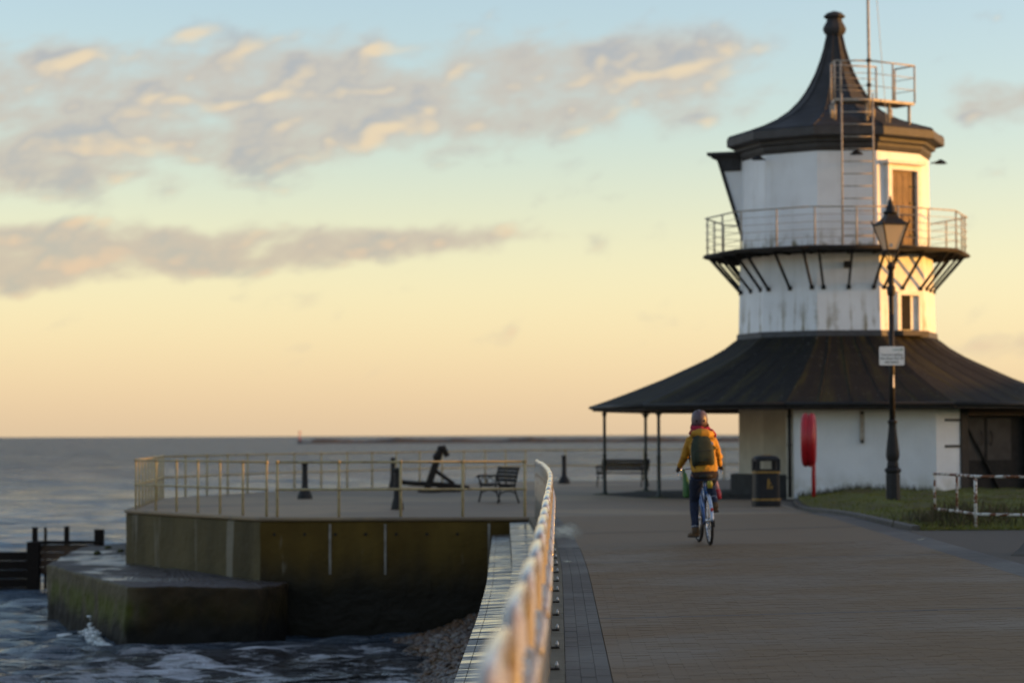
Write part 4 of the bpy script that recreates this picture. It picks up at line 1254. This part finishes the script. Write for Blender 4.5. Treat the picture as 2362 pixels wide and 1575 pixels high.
    for k in range(10):
        a, b_ = A0 + 36 * k, A0 + 36 * (k + 1)
        for f in (.06, .55):
            o = link('gallery_post', gp, t); o.location = pol(3.48, a).lerp(pol(3.48, b_), f)
        for f in (.10, .5, .90):
            top = pol(3.42, a).lerp(pol(3.42, b_), f) + Vector((0, 0, 6.25)); lo = pol(2.60, a).lerp(pol(2.60, b_), .1 + (f - .1) * 1.0) + Vector((0, 0, 5.34))
            s = MB().bar(top, lo, .055, .055).build('stay', 'black_iron', t)
            MB().box(lo, (.10, .10, .10)).build('stay_shoe', 'black_iron', s)
            MB().bar(top + Vector((0, 0, -.02)), pol(2.58, a).lerp(pol(2.58, b_), f) + Vector((0, 0, 6.225)), .05, .05).build('joist', 'black_iron', s)
    # the upper door and the lower window on the sunlit side
    n3 = pol(1, A0 + 18); tg = Vector((math.cos(R(A0 + 18)), math.sin(R(A0 + 18)), 0))
    def S(ap, s, z, o=0.): return n3 * (ap + o) + tg * s + Vector((0, 0, z))
    ap = 2.365
    dj = MB()
    dj.bar(S(ap, -.42, 6.37, .05), S(ap, -.42, 8.52, .05), .13, .16, n3); dj.bar(S(ap, .62, 6.37, .05), S(ap, .62, 8.52, .05), .13, .16, n3); dj.bar(S(ap, -.355, 8.45, .05), S(ap, .555, 8.45, .05), .16, .13)
    case = dj.build('door_case', 'white_paint', t)
    MB().bar(S(ap, -.60, 8.58, .10), S(ap, .78, 8.58, .10), .30, .09).build('door_hood', 'white_paint', case)
    dd = MB()
    dr = MB().bar(S(ap, -.354, 7.38, .01), S(ap, .554, 7.38, .01), .05, 1.98).build('upper_door', 'shutter_brown', t)
    for z in (6.72, 7.55, 7.98): MB().bar(S(ap, .34, z, .045), S(ap, .56, z, .045), .02, .05).build('hinge', 'black_iron', dr)
    for s in (-.12, .1, .32): MB().bar(S(ap, s, 6.42, .037), S(ap, s, 8.34, .037), .008, .008, n3).build('board_joint', 'dark_brown_wood', dr)
    ap = 2.49
    wj = MB(); wj.bar(S(ap, -.26, 4.24, .05), S(ap, -.26, 5.24, .05), .12, .16, n3); wj.bar(S(ap, .50, 4.24, .05), S(ap, .50, 5.24, .05), .12, .16, n3); wj.bar(S(ap, -.20, 5.20, .05), S(ap, .44, 5.20, .05), .16, .10)
    case = wj.build('window_case', 'white_paint', t)
    MB().bar(S(ap, .02, 4.72, .022), S(ap, .02, 4.72, -.03), .44, .90).build('window_dark', 'dark_void', case)
    MB().bar(S(ap, .33, 4.72, .03), S(ap, .33, 4.72, -.03), .20, .90).build('window_shutter', 'white_paint', case)
    MB().bar(S(ap, -.30, 4.17, .13), S(ap, .62, 4.17, .13), .34, .13).build('window_sill', 'kerb_stone', case)
    # small black fittings
    MB().box(pol(2.50, A0 - 19) + Vector((.0, 0, 5.92)), (.15, .14, .17)).build('junction_box', 'black_iron', t)
    for a, r in ((A0 - 14, 2.52), (A0 - 71, 2.52), (A0 + 60, 2.5)):
        c = pol(r, a) + Vector((0, 0, 8.72)); d = pol(1, a)
        o = MB().tube([c, c + d * .18 + Vector((0, 0, .04))], .02, 6).build('lamp_arm', 'black_iron', t, True)
        MB().lathe([(.03, .1), (.11, .05), (.17, 0.), (.16, -.015)], 14, 0, c + d * .26).build('lamp_shade', 'black_iron', o, 40)
    # oriel that held the light, on the seaward side
    aO = A0 - 126; nO = pol(1, aO); tO = Vector((math.cos(R(aO)), math.sin(R(aO)), 0)); apO = 2.35
    def O(o, s, z): return nO * (apO + o) + tO * s + Vector((0, 0, z))
    hw = .62
    b = MB(); b.loft([[O(-.05, -hw, 6.80), O(.02, -hw, 6.80), O(.72, -hw, 9.10), O(-.05, -hw, 9.10)], [O(-.05, hw, 6.80), O(.02, hw, 6.80), O(.72, hw, 9.10), O(-.05, hw, 9.10)]])
    orl = b.build('oriel', 'whitewash', t)
    for s in (-hw - .005, hw + .005): MB().bar(O(.03, s, 6.76), O(.74, s, 9.08), .08, .09, nO).build('corner_post', 'black_iron', orl)
    for s in (-hw - .02, hw + .02):
        b = MB(); b.loft([[O(.08, s - .012, 8.62), O(.60, s - .012, 8.62), O(.735, s - .012, 9.08), O(.08, s - .012, 9.08)], [O(.08, s + .012, 8.62), O(.60, s + .012, 8.62), O(.735, s + .012, 9.08), O(.08, s + .012, 9.08)]]); b.build('side_board', 'slate_paint', orl)
    b = MB(); b.loft([[O(.035, -hw, 6.85), O(.045, -hw, 6.80), O(.76, -hw, 9.06), O(.74, -hw, 9.06)], [O(.035, hw, 6.85), O(.045, hw, 6.80), O(.76, hw, 9.06), O(.74, hw, 9.06)]]); b.build('oriel_window', 'black_iron', orl)
    b = MB(); b.prism([tuple(O(q, s, 0)[:2]) for q, s in ((-.1, -.8), (.98, -.8), (.98, .8), (-.1, .8))], 9.05, 9.13); b.build('oriel_roof', 'slate_paint', orl)
    MB().prism([tuple(O(q, s, 0)[:2]) for q, s in ((-.1, -.7), (.88, -.7), (.88, .7), (-.1, .7))], 8.98, 9.05).build('oriel_cornice', 'slate_paint', orl)
    MB().box(O(.68, -hw, 8.60), (.1, .1, .06)).build('catch', 'black_iron', orl)
    # roof platform, its rails and ladder, mast and stay wire
    A_, B_ = Vector((-.38, -2.74, 0)), Vector((.50, -2.74, 0)); tg2 = tg
    C_ = B_ + tg2 * 1.62; inn = -n3
    B2 = Vector((.30, -2.06, 0)); A2 = Vector((-.38, -2.06, 0)); C2 = C_ + inn * .72
    fl = MB().prism([tuple(v[:2]) for v in (A_, B_, C_, C2, B2, A2)], 10.09, 10.16).build('roof_platform', 'weathered_steel', t)
    M1 = B_.lerp(C_, .52); M2 = B2.lerp(C2, .5)
    up = lambda v, z: v + Vector((0, 0, z))
    for v in (A_, A_.lerp(B_, .18), B_, M1, C_, C2, A2, M2):
        MB().tube([up(v, 10.16), up(v, 11.12)], .024, 8).build('platform_post', 'weathered_steel', fl, True)
    for z, r in ((11.12, .022), (10.80, .010), (10.48, .010)):
        for p, q in ((A_, B_), (B_, C_), (C_, C2), (A_, A2), (A2, M2)):
            MB().tube([up(p, z), up(q, z)], r, 6).build('platform_rail', 'weathered_steel', fl, True)
    for v, zb in ((A_, 9.62), (B_, 9.60), (M1, 9.60), (C_, 9.55), (A2, 9.75), (C2, 9.8), (M2, 9.8)):
        w = v * .93
        MB().tube([up(w, 10.09), up(w, zb)], .04, 8).build('platform_leg', 'weathered_steel', fl, True)
    lx0, lx1, ly = -.24, .56, -2.98
    lad = MB(); lad.tube([(lx0, ly, 6.37), (lx0, ly, 10.25)], .022, 8); lad.tube([(lx1, ly, 6.37), (lx1, ly, 10.25)], .022, 8)
    lo = lad.build('ladder_stile', 'weathered_steel', t, True)
    z = 6.62
    while z < 10.2:
        MB().tube([(lx0, ly, z), (lx1, ly, z)], .015, 8).build('ladder_rung', 'weathered_steel', lo, True); z += .315
    ms = MB().tube([up(B_, 9.7), up(B_, 11.3), (B_.x - .02, B_.y, 13.9), (B_.x - .04, B_.y, 16)], [.04, .038, .03, .012], 10).build('mast', 'weathered_steel', t, True)
    for z in (10.45, 11.08): MB().lathe([(.06, 0), (.06, .08)], 10, 0, up(B_, z)).build('mast_clamp', 'black_iron', ms)
    MB().tube([(.66, -2.55, 14.0), (.98, -2.50, 9.55)], .008, 5).build('stay_wire', 'weathered_steel', t)


build_lighthouse()


# ------------------------------------------------------------------ bicycle, rider and what she carries
RX, RY = 2.745, 33.7
RIDE = Matrix.Translation((RX, RY, gz(RX, RY))) @ Matrix.Rotation(R(3.0), 4, 'Z') @ Matrix.Rotation(R(-2.4), 4, 'Y')


def ride_thing(name, label, cat):
    t = thing(name, (0, 0, 0), label, cat); t.matrix_world = RIDE; return t


def build_bicycle():
    t = ride_thing('bicycle', 'blue bicycle with pale mudguards ridden along the promenade', 'bicycle')
    HR, HF, WR = Vector((0, 0, .345)), Vector((-.015, 1.06, .345)), .325
    BB = Vector((0, .44, .285)); ST = Vector((0, .27, .80)); HT, HBt = Vector((0, .86, .90)), Vector((0, .91, .70))
    def wheel(c, steer=0.):
        sx = math.sin(steer); cs = math.cos(steer)
        def rg(r): return [c + Vector((-sx * r * math.cos(a), cs * r * math.cos(a), r * math.sin(a))) for a in np.linspace(0, 2 * math.pi, 41)[:-1]]
        w = MB().tube(rg(WR), .022, 10, closed=True).build('tyre', 'rubber', t, True)
        MB().tube(rg(WR - .03), .011, 8, closed=True).build('rim', 'chrome', w, True)
        sp = MB(); rr = rg(WR - .035)
        for i in range(0, 40, 2): sp.tube([c + Vector((.02 if i % 4 else -.02, 0, 0)), rr[i]], .0016, 4)
        sp.build('spokes', 'chrome', w)
        MB().tube([c + Vector((-.05, 0, 0)), c + Vector((.05, 0, 0))], .022, 10).build('hub', 'chrome', w, True)
        return w
    wheel(HR); wheel(HF, R(4))
    def guard(c, a0, a1, steer=0.):
        rings = []
        for a in np.linspace(R(a0), R(a1), 26):
            o = Vector((0, math.cos(a), math.sin(a)))
            ring = []
            for q, dz in ((-.026, -.016), (-.020, .0), (0, .007), (.020, 0), (.026, -.016), (.022, -.017), (.017, -.004), (0, .003), (-.017, -.004), (-.022, -.017)):
                ring.append(c + o * (WR + .036 + dz) + Vector((q, 0, 0)))
            rings.append(ring)
        return MB().loft(rings).build('mudguard', 'pale_mudguard', t, True)
    gr = guard(HR, 60, 180); guard(HF, -5, 150)
    MB().ell(HR + Vector((0, -(WR + .03), .16)), (.02, .012, .03), 8, 6).build('rear_reflector', 'red_plastic', gr, True)
    fr = MB()
    fr.tube([BB, ST, Vector((0, .24, .88))], .018, 10); fr.tube([BB, HBt], .022, 10); fr.tube([ST + Vector((0, .06, -.20)), HT + Vector((0, .01, -.03))], .019, 10)
    fr.tube([HBt + Vector((0, .01, -.03)), HT + Vector((0, -.01, .04))], .023, 10)
    for s in (-1, 1):
        fr.tube([BB + Vector((s * .03, -.02, 0)), HR + Vector((s * .065, 0, 0))], .011, 8); fr.tube([ST + Vector((s * .02, .02, -.06)), HR + Vector((s * .065, 0, 0))], .010, 8)
        fr.tube([HBt + Vector((s * .045, .01, -.04)), HBt + Vector((s * .055, .04, -.14)), HF + Vector((s * .055, 0, 0))], .013, 8)
    fr.build('frame', 'blue_enamel', t, True)
    MB().tube([Vector((0, .245, .87)), Vector((0, .225, .94))], .014, 8).build('seat_post', 'chrome', t, True)
    sa = MB(); sa.loft([[Vector((w * math.cos(a), y, .955 + .03 * math.sin(a) + dz)) for a in np.linspace(0, 6.283, 13)[:-1]] for y, w, dz in ((.06, .05, 0), (.09, .10, .0), (.16, .10, .0), (.24, .06, -.003), (.34, .03, -.008), (.36, .015, -.01))])
    sa.build('saddle', 'pack_trim', t, True)
    MB().lathe([(.035, -.07), (.04, 0), (.03, .03)], 10, 0, (.04, .02, .86)).build('saddle_pouch', 'lens_yellow', t, True)
    hb = MB().tube([(-.31, .70, 1.04), (-.30, .80, 1.045), (-.22, .87, 1.05), (-.06, .86, 1.06), (0, .85, 1.06), (.06, .86, 1.06), (.22, .87, 1.05), (.30, .80, 1.045), (.31, .70, 1.04)], .011, 8).build('handlebar', 'chrome', t, True)
    MB().tube([HT + Vector((0, -.01, .03)), Vector((0, .845, 1.06))], .014, 8).build('stem', 'chrome', t, True)
    for s in (-1, 1):
        MB().tube([(s * .308, .67, 1.04), (s * .303, .79, 1.045)], .017, 10).build('grip', 'rubber', hb, True)
        MB().tube([(s * .29, .81, 1.035), (s * .31, .77, .99), (s * .32, .70, .975)], .008, 6).build('brake_lever', 'chrome', hb, True)
    # cranks: left pedal down, right pedal up
    cr = MB(); cr.bar(BB + Vector((-.05, 0, 0)), BB + Vector((-.09, .03, -.165)), .014, .03, (1, 0, 0)); cr.bar(BB + Vector((.05, 0, 0)), BB + Vector((.09, -.03, .165)), .014, .03, (1, 0, 0))
    cr = cr.build('crank', 'chrome', t)
    MB().lathe([(.095, -.004), (.095, .004)], 24).build('chainring', 'chrome', t).matrix_local = Matrix.Translation(BB + Vector((.055, 0, 0))) @ Matrix.Rotation(R(90), 4, 'Y')
    for c in (BB + Vector((-.145, .03, -.165)), BB + Vector((.145, -.03, .165))):
        p = MB().box(c, (.095, .075, .026)).build('pedal', 'pack_trim', t)
        MB().box(c + Vector((0, -.042, 0)), (.07, .012, .02)).build('pedal_reflector', 'reflector_orange', p)
    ch = MB()
    for dz, dr in ((.09, .035), (-.09, -.035)): ch.tube([BB + Vector((.055, 0, dz)), HR + Vector((.05, 0, dr))], .005, 5)
    ch.build('chain', 'old_iron', t)
    MB().bar(HR + Vector((.07, 0, 0)), HR + Vector((.08, .05, -.09)), .015, .04).build('derailleur', 'old_iron', t)
    MB().tube([(-.06, -.02, .60), (-.05, .1, .83)], .006, 6).build('guard_stay', 'chrome', gr, True)


build_bicycle()


def rings(path, n=20):
    """path: list of (centre, half width in x, half depth, lean) -> rings lying across the path"""
    out = []
    for i, (c, rx, ry, lean) in enumerate(path):
        c = Vector(c); m = Matrix.Rotation(lean, 3, 'X')
        out.append([c + m @ Vector((rx * math.cos(2 * math.pi * k / n), ry * math.sin(2 * math.pi * k / n), 0)) for k in range(n)])
    return out


def build_person():
    t = ride_thing('person', 'cyclist in mustard jacket and mauve helmet riding away from the viewer', 'person')
    LH, RH = Vector((-.105, .26, .97)), Vector((.105, .26, .97))
    LK, RK = Vector((-.125, .55, .60)), Vector((.135, .70, .83))
    LA, RA = Vector((-.145, .40, .19)), Vector((.140, .36, .53))
    LS, RS = Vector((-.150, .42, 1.48)), Vector((.150, .42, 1.47))
    LE, RE = Vector((-.225, .50, 1.25)), Vector((.235, .50, 1.23))
    LW, RW = Vector((-.295, .70, 1.09)), Vector((.285, .70, 1.09))
    HEAD = Vector((.0, .50, 1.735))
    b = MB()                                                   # body: one continuous surface (remeshed)
    b.loft(rings([((0, .22, .94), .13, .11, .1), ((0, .24, 1.02), .155, .12, .2), ((0, .30, 1.18), .13, .10, .28), ((0, .37, 1.36), .16, .11, .25), ((0, .41, 1.48), .17, .09, .2), ((0, .43, 1.54), .08, .07, .1), ((0, .455, 1.62), .055, .06, .1), ((0, .47, 1.66), .055, .06, 0)]))
    b.ell(HEAD, (.078, .098, .118), 20, 14)
    b.ell(HEAD + Vector((0, .098, -.02)), (.015, .02, .022), 8, 6); b.ell(HEAD + Vector((0, .07, -.085)), (.04, .03, .03), 10, 8)
    for s in (-1, 1): b.ell(HEAD + Vector((s * .08, .0, -.015)), (.012, .02, .03), 8, 6)
    for h, k, a in ((LH, LK, LA), (RH, RK, RA)):
        b.tube([h + Vector((0, -.02, .02)), h.lerp(k, .4), k, k.lerp(a, .35), a], [.085, .075, .055, .052, .036], 14)
        b.tube([a + Vector((0, -.03, -.03)), a + Vector((-.005, .08, -.045)), a + Vector((-.01, .17, -.07))], [.035, .036, .025], 10)
    for s, e, w, sg in ((LS, LE, LW, -1), (RS, RE, RW, 1)):
        b.tube([s + Vector((-sg * .03, 0, 0)), s.lerp(e, .4), e, e.lerp(w, .5), w], [.058, .048, .040, .034, .026], 12)
    body = remesh(b.build('body', 'skin', t), .011, 3)
    for sg, w in ((-1, LW), (1, RW)):                           # hands in thin dark gloves closed round the grips
        hb = MB(); gp = Vector((sg * .306, .74, 1.042))
        hb.ell(w.lerp(gp, .55) + Vector((0, .0, .018)), (.026, .045, .020), 12, 8, Matrix.Rotation(-.5, 3, 'X'))
        for i, ln in enumerate((1.0, 1.08, 1.02, .86)):
            y = gp.y + .036 - i * .021
            pts = [Vector((gp.x - sg * .004 + sg * .028 * math.cos(q), y, gp.z + .028 * ln * math.sin(q))) for q in (2.3, 1.4, .6, -.3, -1.2)]
            hb.tube(pts, [.0105, .010, .0098, .009, .0075], 8)
        hb.tube([gp + Vector((-sg * .018, -.012, .018)), gp + Vector((-sg * .030, .016, .008)), gp + Vector((-sg * .026, .036, -.012))], [.011, .010, .008], 8)
        remesh(hb.build('glove', 'glove_black', t), .0045, 2)
    # jacket: torso and both sleeves, with a turned-down hood
    j = MB()
    j.loft(rings([((0, .235, 1.03), .190, .155, .15), ((0, .25, 1.09), .194, .158, .18), ((0, .30, 1.22), .178, .145, .25), ((0, .36, 1.36), .185, .145, .25), ((0, .40, 1.46), .172, .125, .2), ((0, .425, 1.53), .130, .10, .15), ((0, .445, 1.575), .10, .085, .1)], 24))
    for s, e, w, sg in ((LS, LE, LW, -1), (RS, RE, RW, 1)):
        j.tube([s + Vector((-sg * .05, .0, .0)), s + Vector((sg * .005, .0, -.02)), s.lerp(e, .5) + Vector((sg * .012, 0, 0)), e + Vector((sg * .01, -.01, -.01)), e.lerp(w, .45) + Vector((0, 0, -.012)), w.lerp(e, .06)], [.068, .070, .062, .058, .050, .042], 14)
    for k in range(9):                                          # loose folds
        q = random.random(); sg = random.choice((-1, 1))
        j.ell((sg * (.10 + .07 * q), .26 - .02 * q, 1.08 + .05 * k), (.05, .028, .014), 8, 6, Matrix.Rotation(random.uniform(-.6, .6), 3, 'Y'))
    jk = remesh(j.build('jacket', 'jacket_mustard', t), .012, 5)
    tx = bpy.data.textures.new('folds', 'CLOUDS'); tx.noise_scale = .075; tx.noise_depth = 1
    q = jk.modifiers.new('folds', 'DISPLACE'); q.texture = tx; q.strength = .024; q.mid_level = .5; q.texture_coords = 'LOCAL'
    h = MB()
    h.tube([(.155, .43, 1.545), (.135, .345, 1.535), (.07, .275, 1.53), (-.02, .26, 1.545), (-.10, .305, 1.56), (-.14, .40, 1.565)], [.035, .052, .060, .058, .048, .03], 12)
    h.ell((.03, .30, 1.575), (.12, .07, .045), 14, 10, Matrix.Rotation(.22, 3, 'Y'))
    remesh(h.build('hood', 'jacket_mustard', jk), .012, 4)
    b = MB().loft(rings([((0, .22, .935), .168, .140, .1), ((0, .228, .98), .180, .150, .12), ((0, .236, 1.045), .184, .150, .15)], 24)); b.build('jumper_hem', 'hem_brown', t, True)
    # trousers
    p = MB(); p.loft(rings([((0, .22, .90), .14, .12, .1), ((0, .235, .97), .160, .130, .1), ((0, .25, 1.03), .150, .12, .15)], 20))
    for hp, k, a in ((LH, LK, LA), (RH, RK, RA)):
        p.tube([hp + Vector((0, -.03, .0)), hp.lerp(k, .25), hp.lerp(k, .6), k, k.lerp(a, .35), k.lerp(a, .8), a.lerp(k, .02)], [.095, .098, .085, .070, .066, .054, .050], 14)
    q = remesh(p.build('trousers', 'jeans_navy', t), .012, 4).modifiers.new('folds', 'DISPLACE'); q.texture = tx; q.strength = .014; q.mid_level = .5; q.texture_coords = 'LOCAL'
    for a, k in ((LA, LK), (RA, RK)):
        q = a.lerp(k, .12 if a is LA else .3); d = (k - a).normalized()
        MB().tube([q, q + d * .012], .060 if a is RA else .056, 14).build('reflective_trim', 'tag_pale', t, True)
    for a, yaw in ((LA, .35), (RA, -.05)):
        m = Matrix.Rotation(yaw, 3, 'Z')
        V = lambda x, y, z: a + m @ Vector((x, y, z))
        s = MB(); s.tube([V(0, .0, .05), V(0, -.01, -.01), V(0, .01, -.035)], [.052, .054, .05], 12)
        s.tube([V(0, -.045, -.045), V(0, .03, -.045), V(0, .12, -.055), V(0, .19, -.062)], [.040, .043, .043, .032], 12)
        bo = remesh(s.build('boot', 'boot_brown', t), .009, 3)
        so_ = MB(); so_.loft([[V(x * w, y, z) for x, z in ((-1, -.092), (1, -.092), (1, -.074), (-1, -.074))] for y, w in ((-.085, .032), (0, .036), (.12, .040), (.20, .026))]); so_.build('sole', 'rubber', bo)
    # scarf, hair, helmet
    s = MB(); s.tube([(.10 * math.cos(a) * 1.08, .445 + .095 * math.sin(a), 1.625 + .018 * math.sin(a) + (.012 if math.cos(a) < 0 else -.012)) for a in np.linspace(0, 6.283, 21)[:-1]], .040, 10, closed=True)
    s.tube([(.10, .40, 1.60), (.15, .36, 1.575), (.185, .35, 1.53), (.195, .36, 1.49)], [.035, .034, .03, .018], 10); s.tube([(-.09, .40, 1.60), (-.14, .36, 1.58), (-.17, .36, 1.545)], [.034, .032, .02], 10)
    remesh(s.build('scarf', 'scarf_crimson', t), .010, 3)
    hr = MB(); hr.ell(HEAD + Vector((0, -.02, -.055)), (.098, .085, .075), 14, 10)
    for sg in (-1, 1):
        for q in range(3): hr.tube([HEAD + Vector((sg * .085, .02 - .02 * q, -.03)), HEAD + Vector((sg * .112, .01 - .02 * q, -.065)), HEAD + Vector((sg * (.105 + .01 * q), -.01, -.10))], [.02, .02, .008], 8)
    remesh(hr.build('hair', 'hair_brown', t), .008, 1)
    hm = MB(); prof = []
    for i in range(9):
        a = R(-14 + i * 13); prof.append((.112 * math.cos(a) ** .85 if i < 8 else .01, .13 * math.sin(a)))
    hm.lathe([(.104, -.075), (.113, -.06), (.117, -.02), (.116, .02), (.108, .065), (.092, .098), (.068, .122), (.035, .136), (.004, .140)], 28)
    hm.v = [(x, y * 1.18, z) for x, y, z in hm.v]
    o = hm.build('helmet', 'helmet_mauve', t, True); o.location = HEAD + Vector((0, -.005, .012)); o.rotation_euler = (R(6), 0, 0)
    for x in (-.056, .056):
        MB().ell((x, -.112, -.005), (.013, .026, .019), 10, 8).build('helmet_vent', 'dark_void', o, True)
    for x in (-.03, .03): MB().ell((x, -.03, .128), (.010, .04, .012), 10, 6).build('helmet_vent', 'dark_void', o, True)


build_person()


def build_bags():
    t = ride_thing('backpack', 'dark green backpack on the back of the cyclist', 'backpack')
    lean = .26
    m = Matrix.Translation((-.02, .155, 1.10)) @ Matrix.Rotation(-lean, 4, 'X')
    def rr(w, d, y, z, n=28, p=3.2):
        out = []
        for k in range(n):
            a = 2 * math.pi * k / n; c, s = math.cos(a), math.sin(a)
            out.append(m @ Vector((w * math.copysign(abs(c) ** (2 / p), c), y + d * math.copysign(abs(s) ** (2 / p), s), z)))
        return out
    MB().loft([rr(.13, .06, 0, 0), rr(.155, .085, 0, .02), rr(.163, .095, -.005, .12), rr(.160, .09, 0, .25), rr(.140, .08, .005, .34), rr(.108, .065, .012, .41), rr(.065, .045, .018, .45), rr(.03, .02, .02, .46)]).build('pack_body', 'pack_green', t, True)
    pk = MB().loft([rr(.11, .04, -.075, .025), rr(.135, .05, -.08, .04), rr(.138, .05, -.085, .16), rr(.13, .045, -.08, .195), rr(.12, .03, -.07, .205)]).build('front_pocket', 'pack_green', t, True)
    MB().tube([m @ Vector((x, -.128 + .25 * x * x, .185)) for x in np.linspace(-.115, .115, 9)], .006, 6).build('zip', 'pack_trim', pk)
    MB().tube([m @ Vector(p) for p in ((-.155, .0, .20), (-.14, -.04, .32), (-.09, -.045, .40), (0, -.035, .43), (.09, -.045, .40), (.14, -.04, .32), (.155, 0, .20))], .006, 6).build('zip', 'pack_trim', t)
    MB().tube([m @ Vector(p) for p in ((-.04, .02, .445), (-.03, .03, .48), (0.03, .03, .48), (.04, .02, .445))], .012, 8).build('carry_loop', 'pack_trim', t, True)
    for s in (-1, 1):
        MB().tube([m @ Vector(p) for p in ((s * .08, .06, .42), (s * .12, .17, .47), (s * .135, .32, .40), (s * .15, .33, .22), (s * .15, .12, .06))], .018, 8).build('shoulder_strap', 'pack_trim', t, True)
    MB().tube([m @ Vector(p) for p in ((-.15, .0, .03), (-.12, -.01, -.03), (-.06, .02, -.10))], .006, 6).build('loose_strap', 'pack_trim', t, True)
    MB().bar(m @ Vector((.132, -.05, .325)), m @ Vector((.15, -.045, .285)), .028, .008, (0, 1, 0)).build('tag', 'tag_pale', t)
    MB().bar(m @ Vector((.05, -.138, .055)), m @ Vector((.09, -.135, .06)), .004, .025).build('patch', 'pack_trim', pk)
    t = ride_thing('carrier_bag', 'green carrier bag hanging from the left handlebar of the bicycle', 'bag')
    b = MB(); b.loft(rings([((-.195, .80, .65), .045, .10, 0), ((-.195, .80, .68), .056, .12, 0), ((-.195, .80, .78), .052, .11, 0), ((-.20, .80, .90), .042, .08, 0), ((-.205, .81, 1.0), .022, .04, 0)], 16)); b.build('bag_body', 'bag_green', t, True)
    MB().tube([(-.225, .84, .96), (-.215, .855, 1.05), (-.205, .86, 1.064), (-.205, .80, .96)], .008, 6).build('bag_handle', 'bag_green', t, True)
    t = ride_thing('shopping_bag', 'red and pink bag hanging from the right handlebar of the bicycle', 'bag')
    b = MB(); b.loft(rings([((.245, .80, .60), .035, .06, 0), ((.245, .80, .62), .058, .09, 0), ((.24, .80, .69), .062, .10, 0), ((.235, .80, .75), .05, .08, 0)], 16)); b.build('bag_body', 'bag_red', t, True)
    b = MB(); b.loft(rings([((.235, .80, .749), .05, .08, 0), ((.23, .80, .83), .035, .05, 0), ((.225, .81, .93), .015, .03, 0)], 16)); b.build('bag_top', 'bag_pink', t, True)
    MB().tube([(.235, .81, .92), (.225, .84, 1.04), (.215, .865, 1.063)], .007, 6).build('bag_handle', 'bag_pink', t, True)


build_bags()
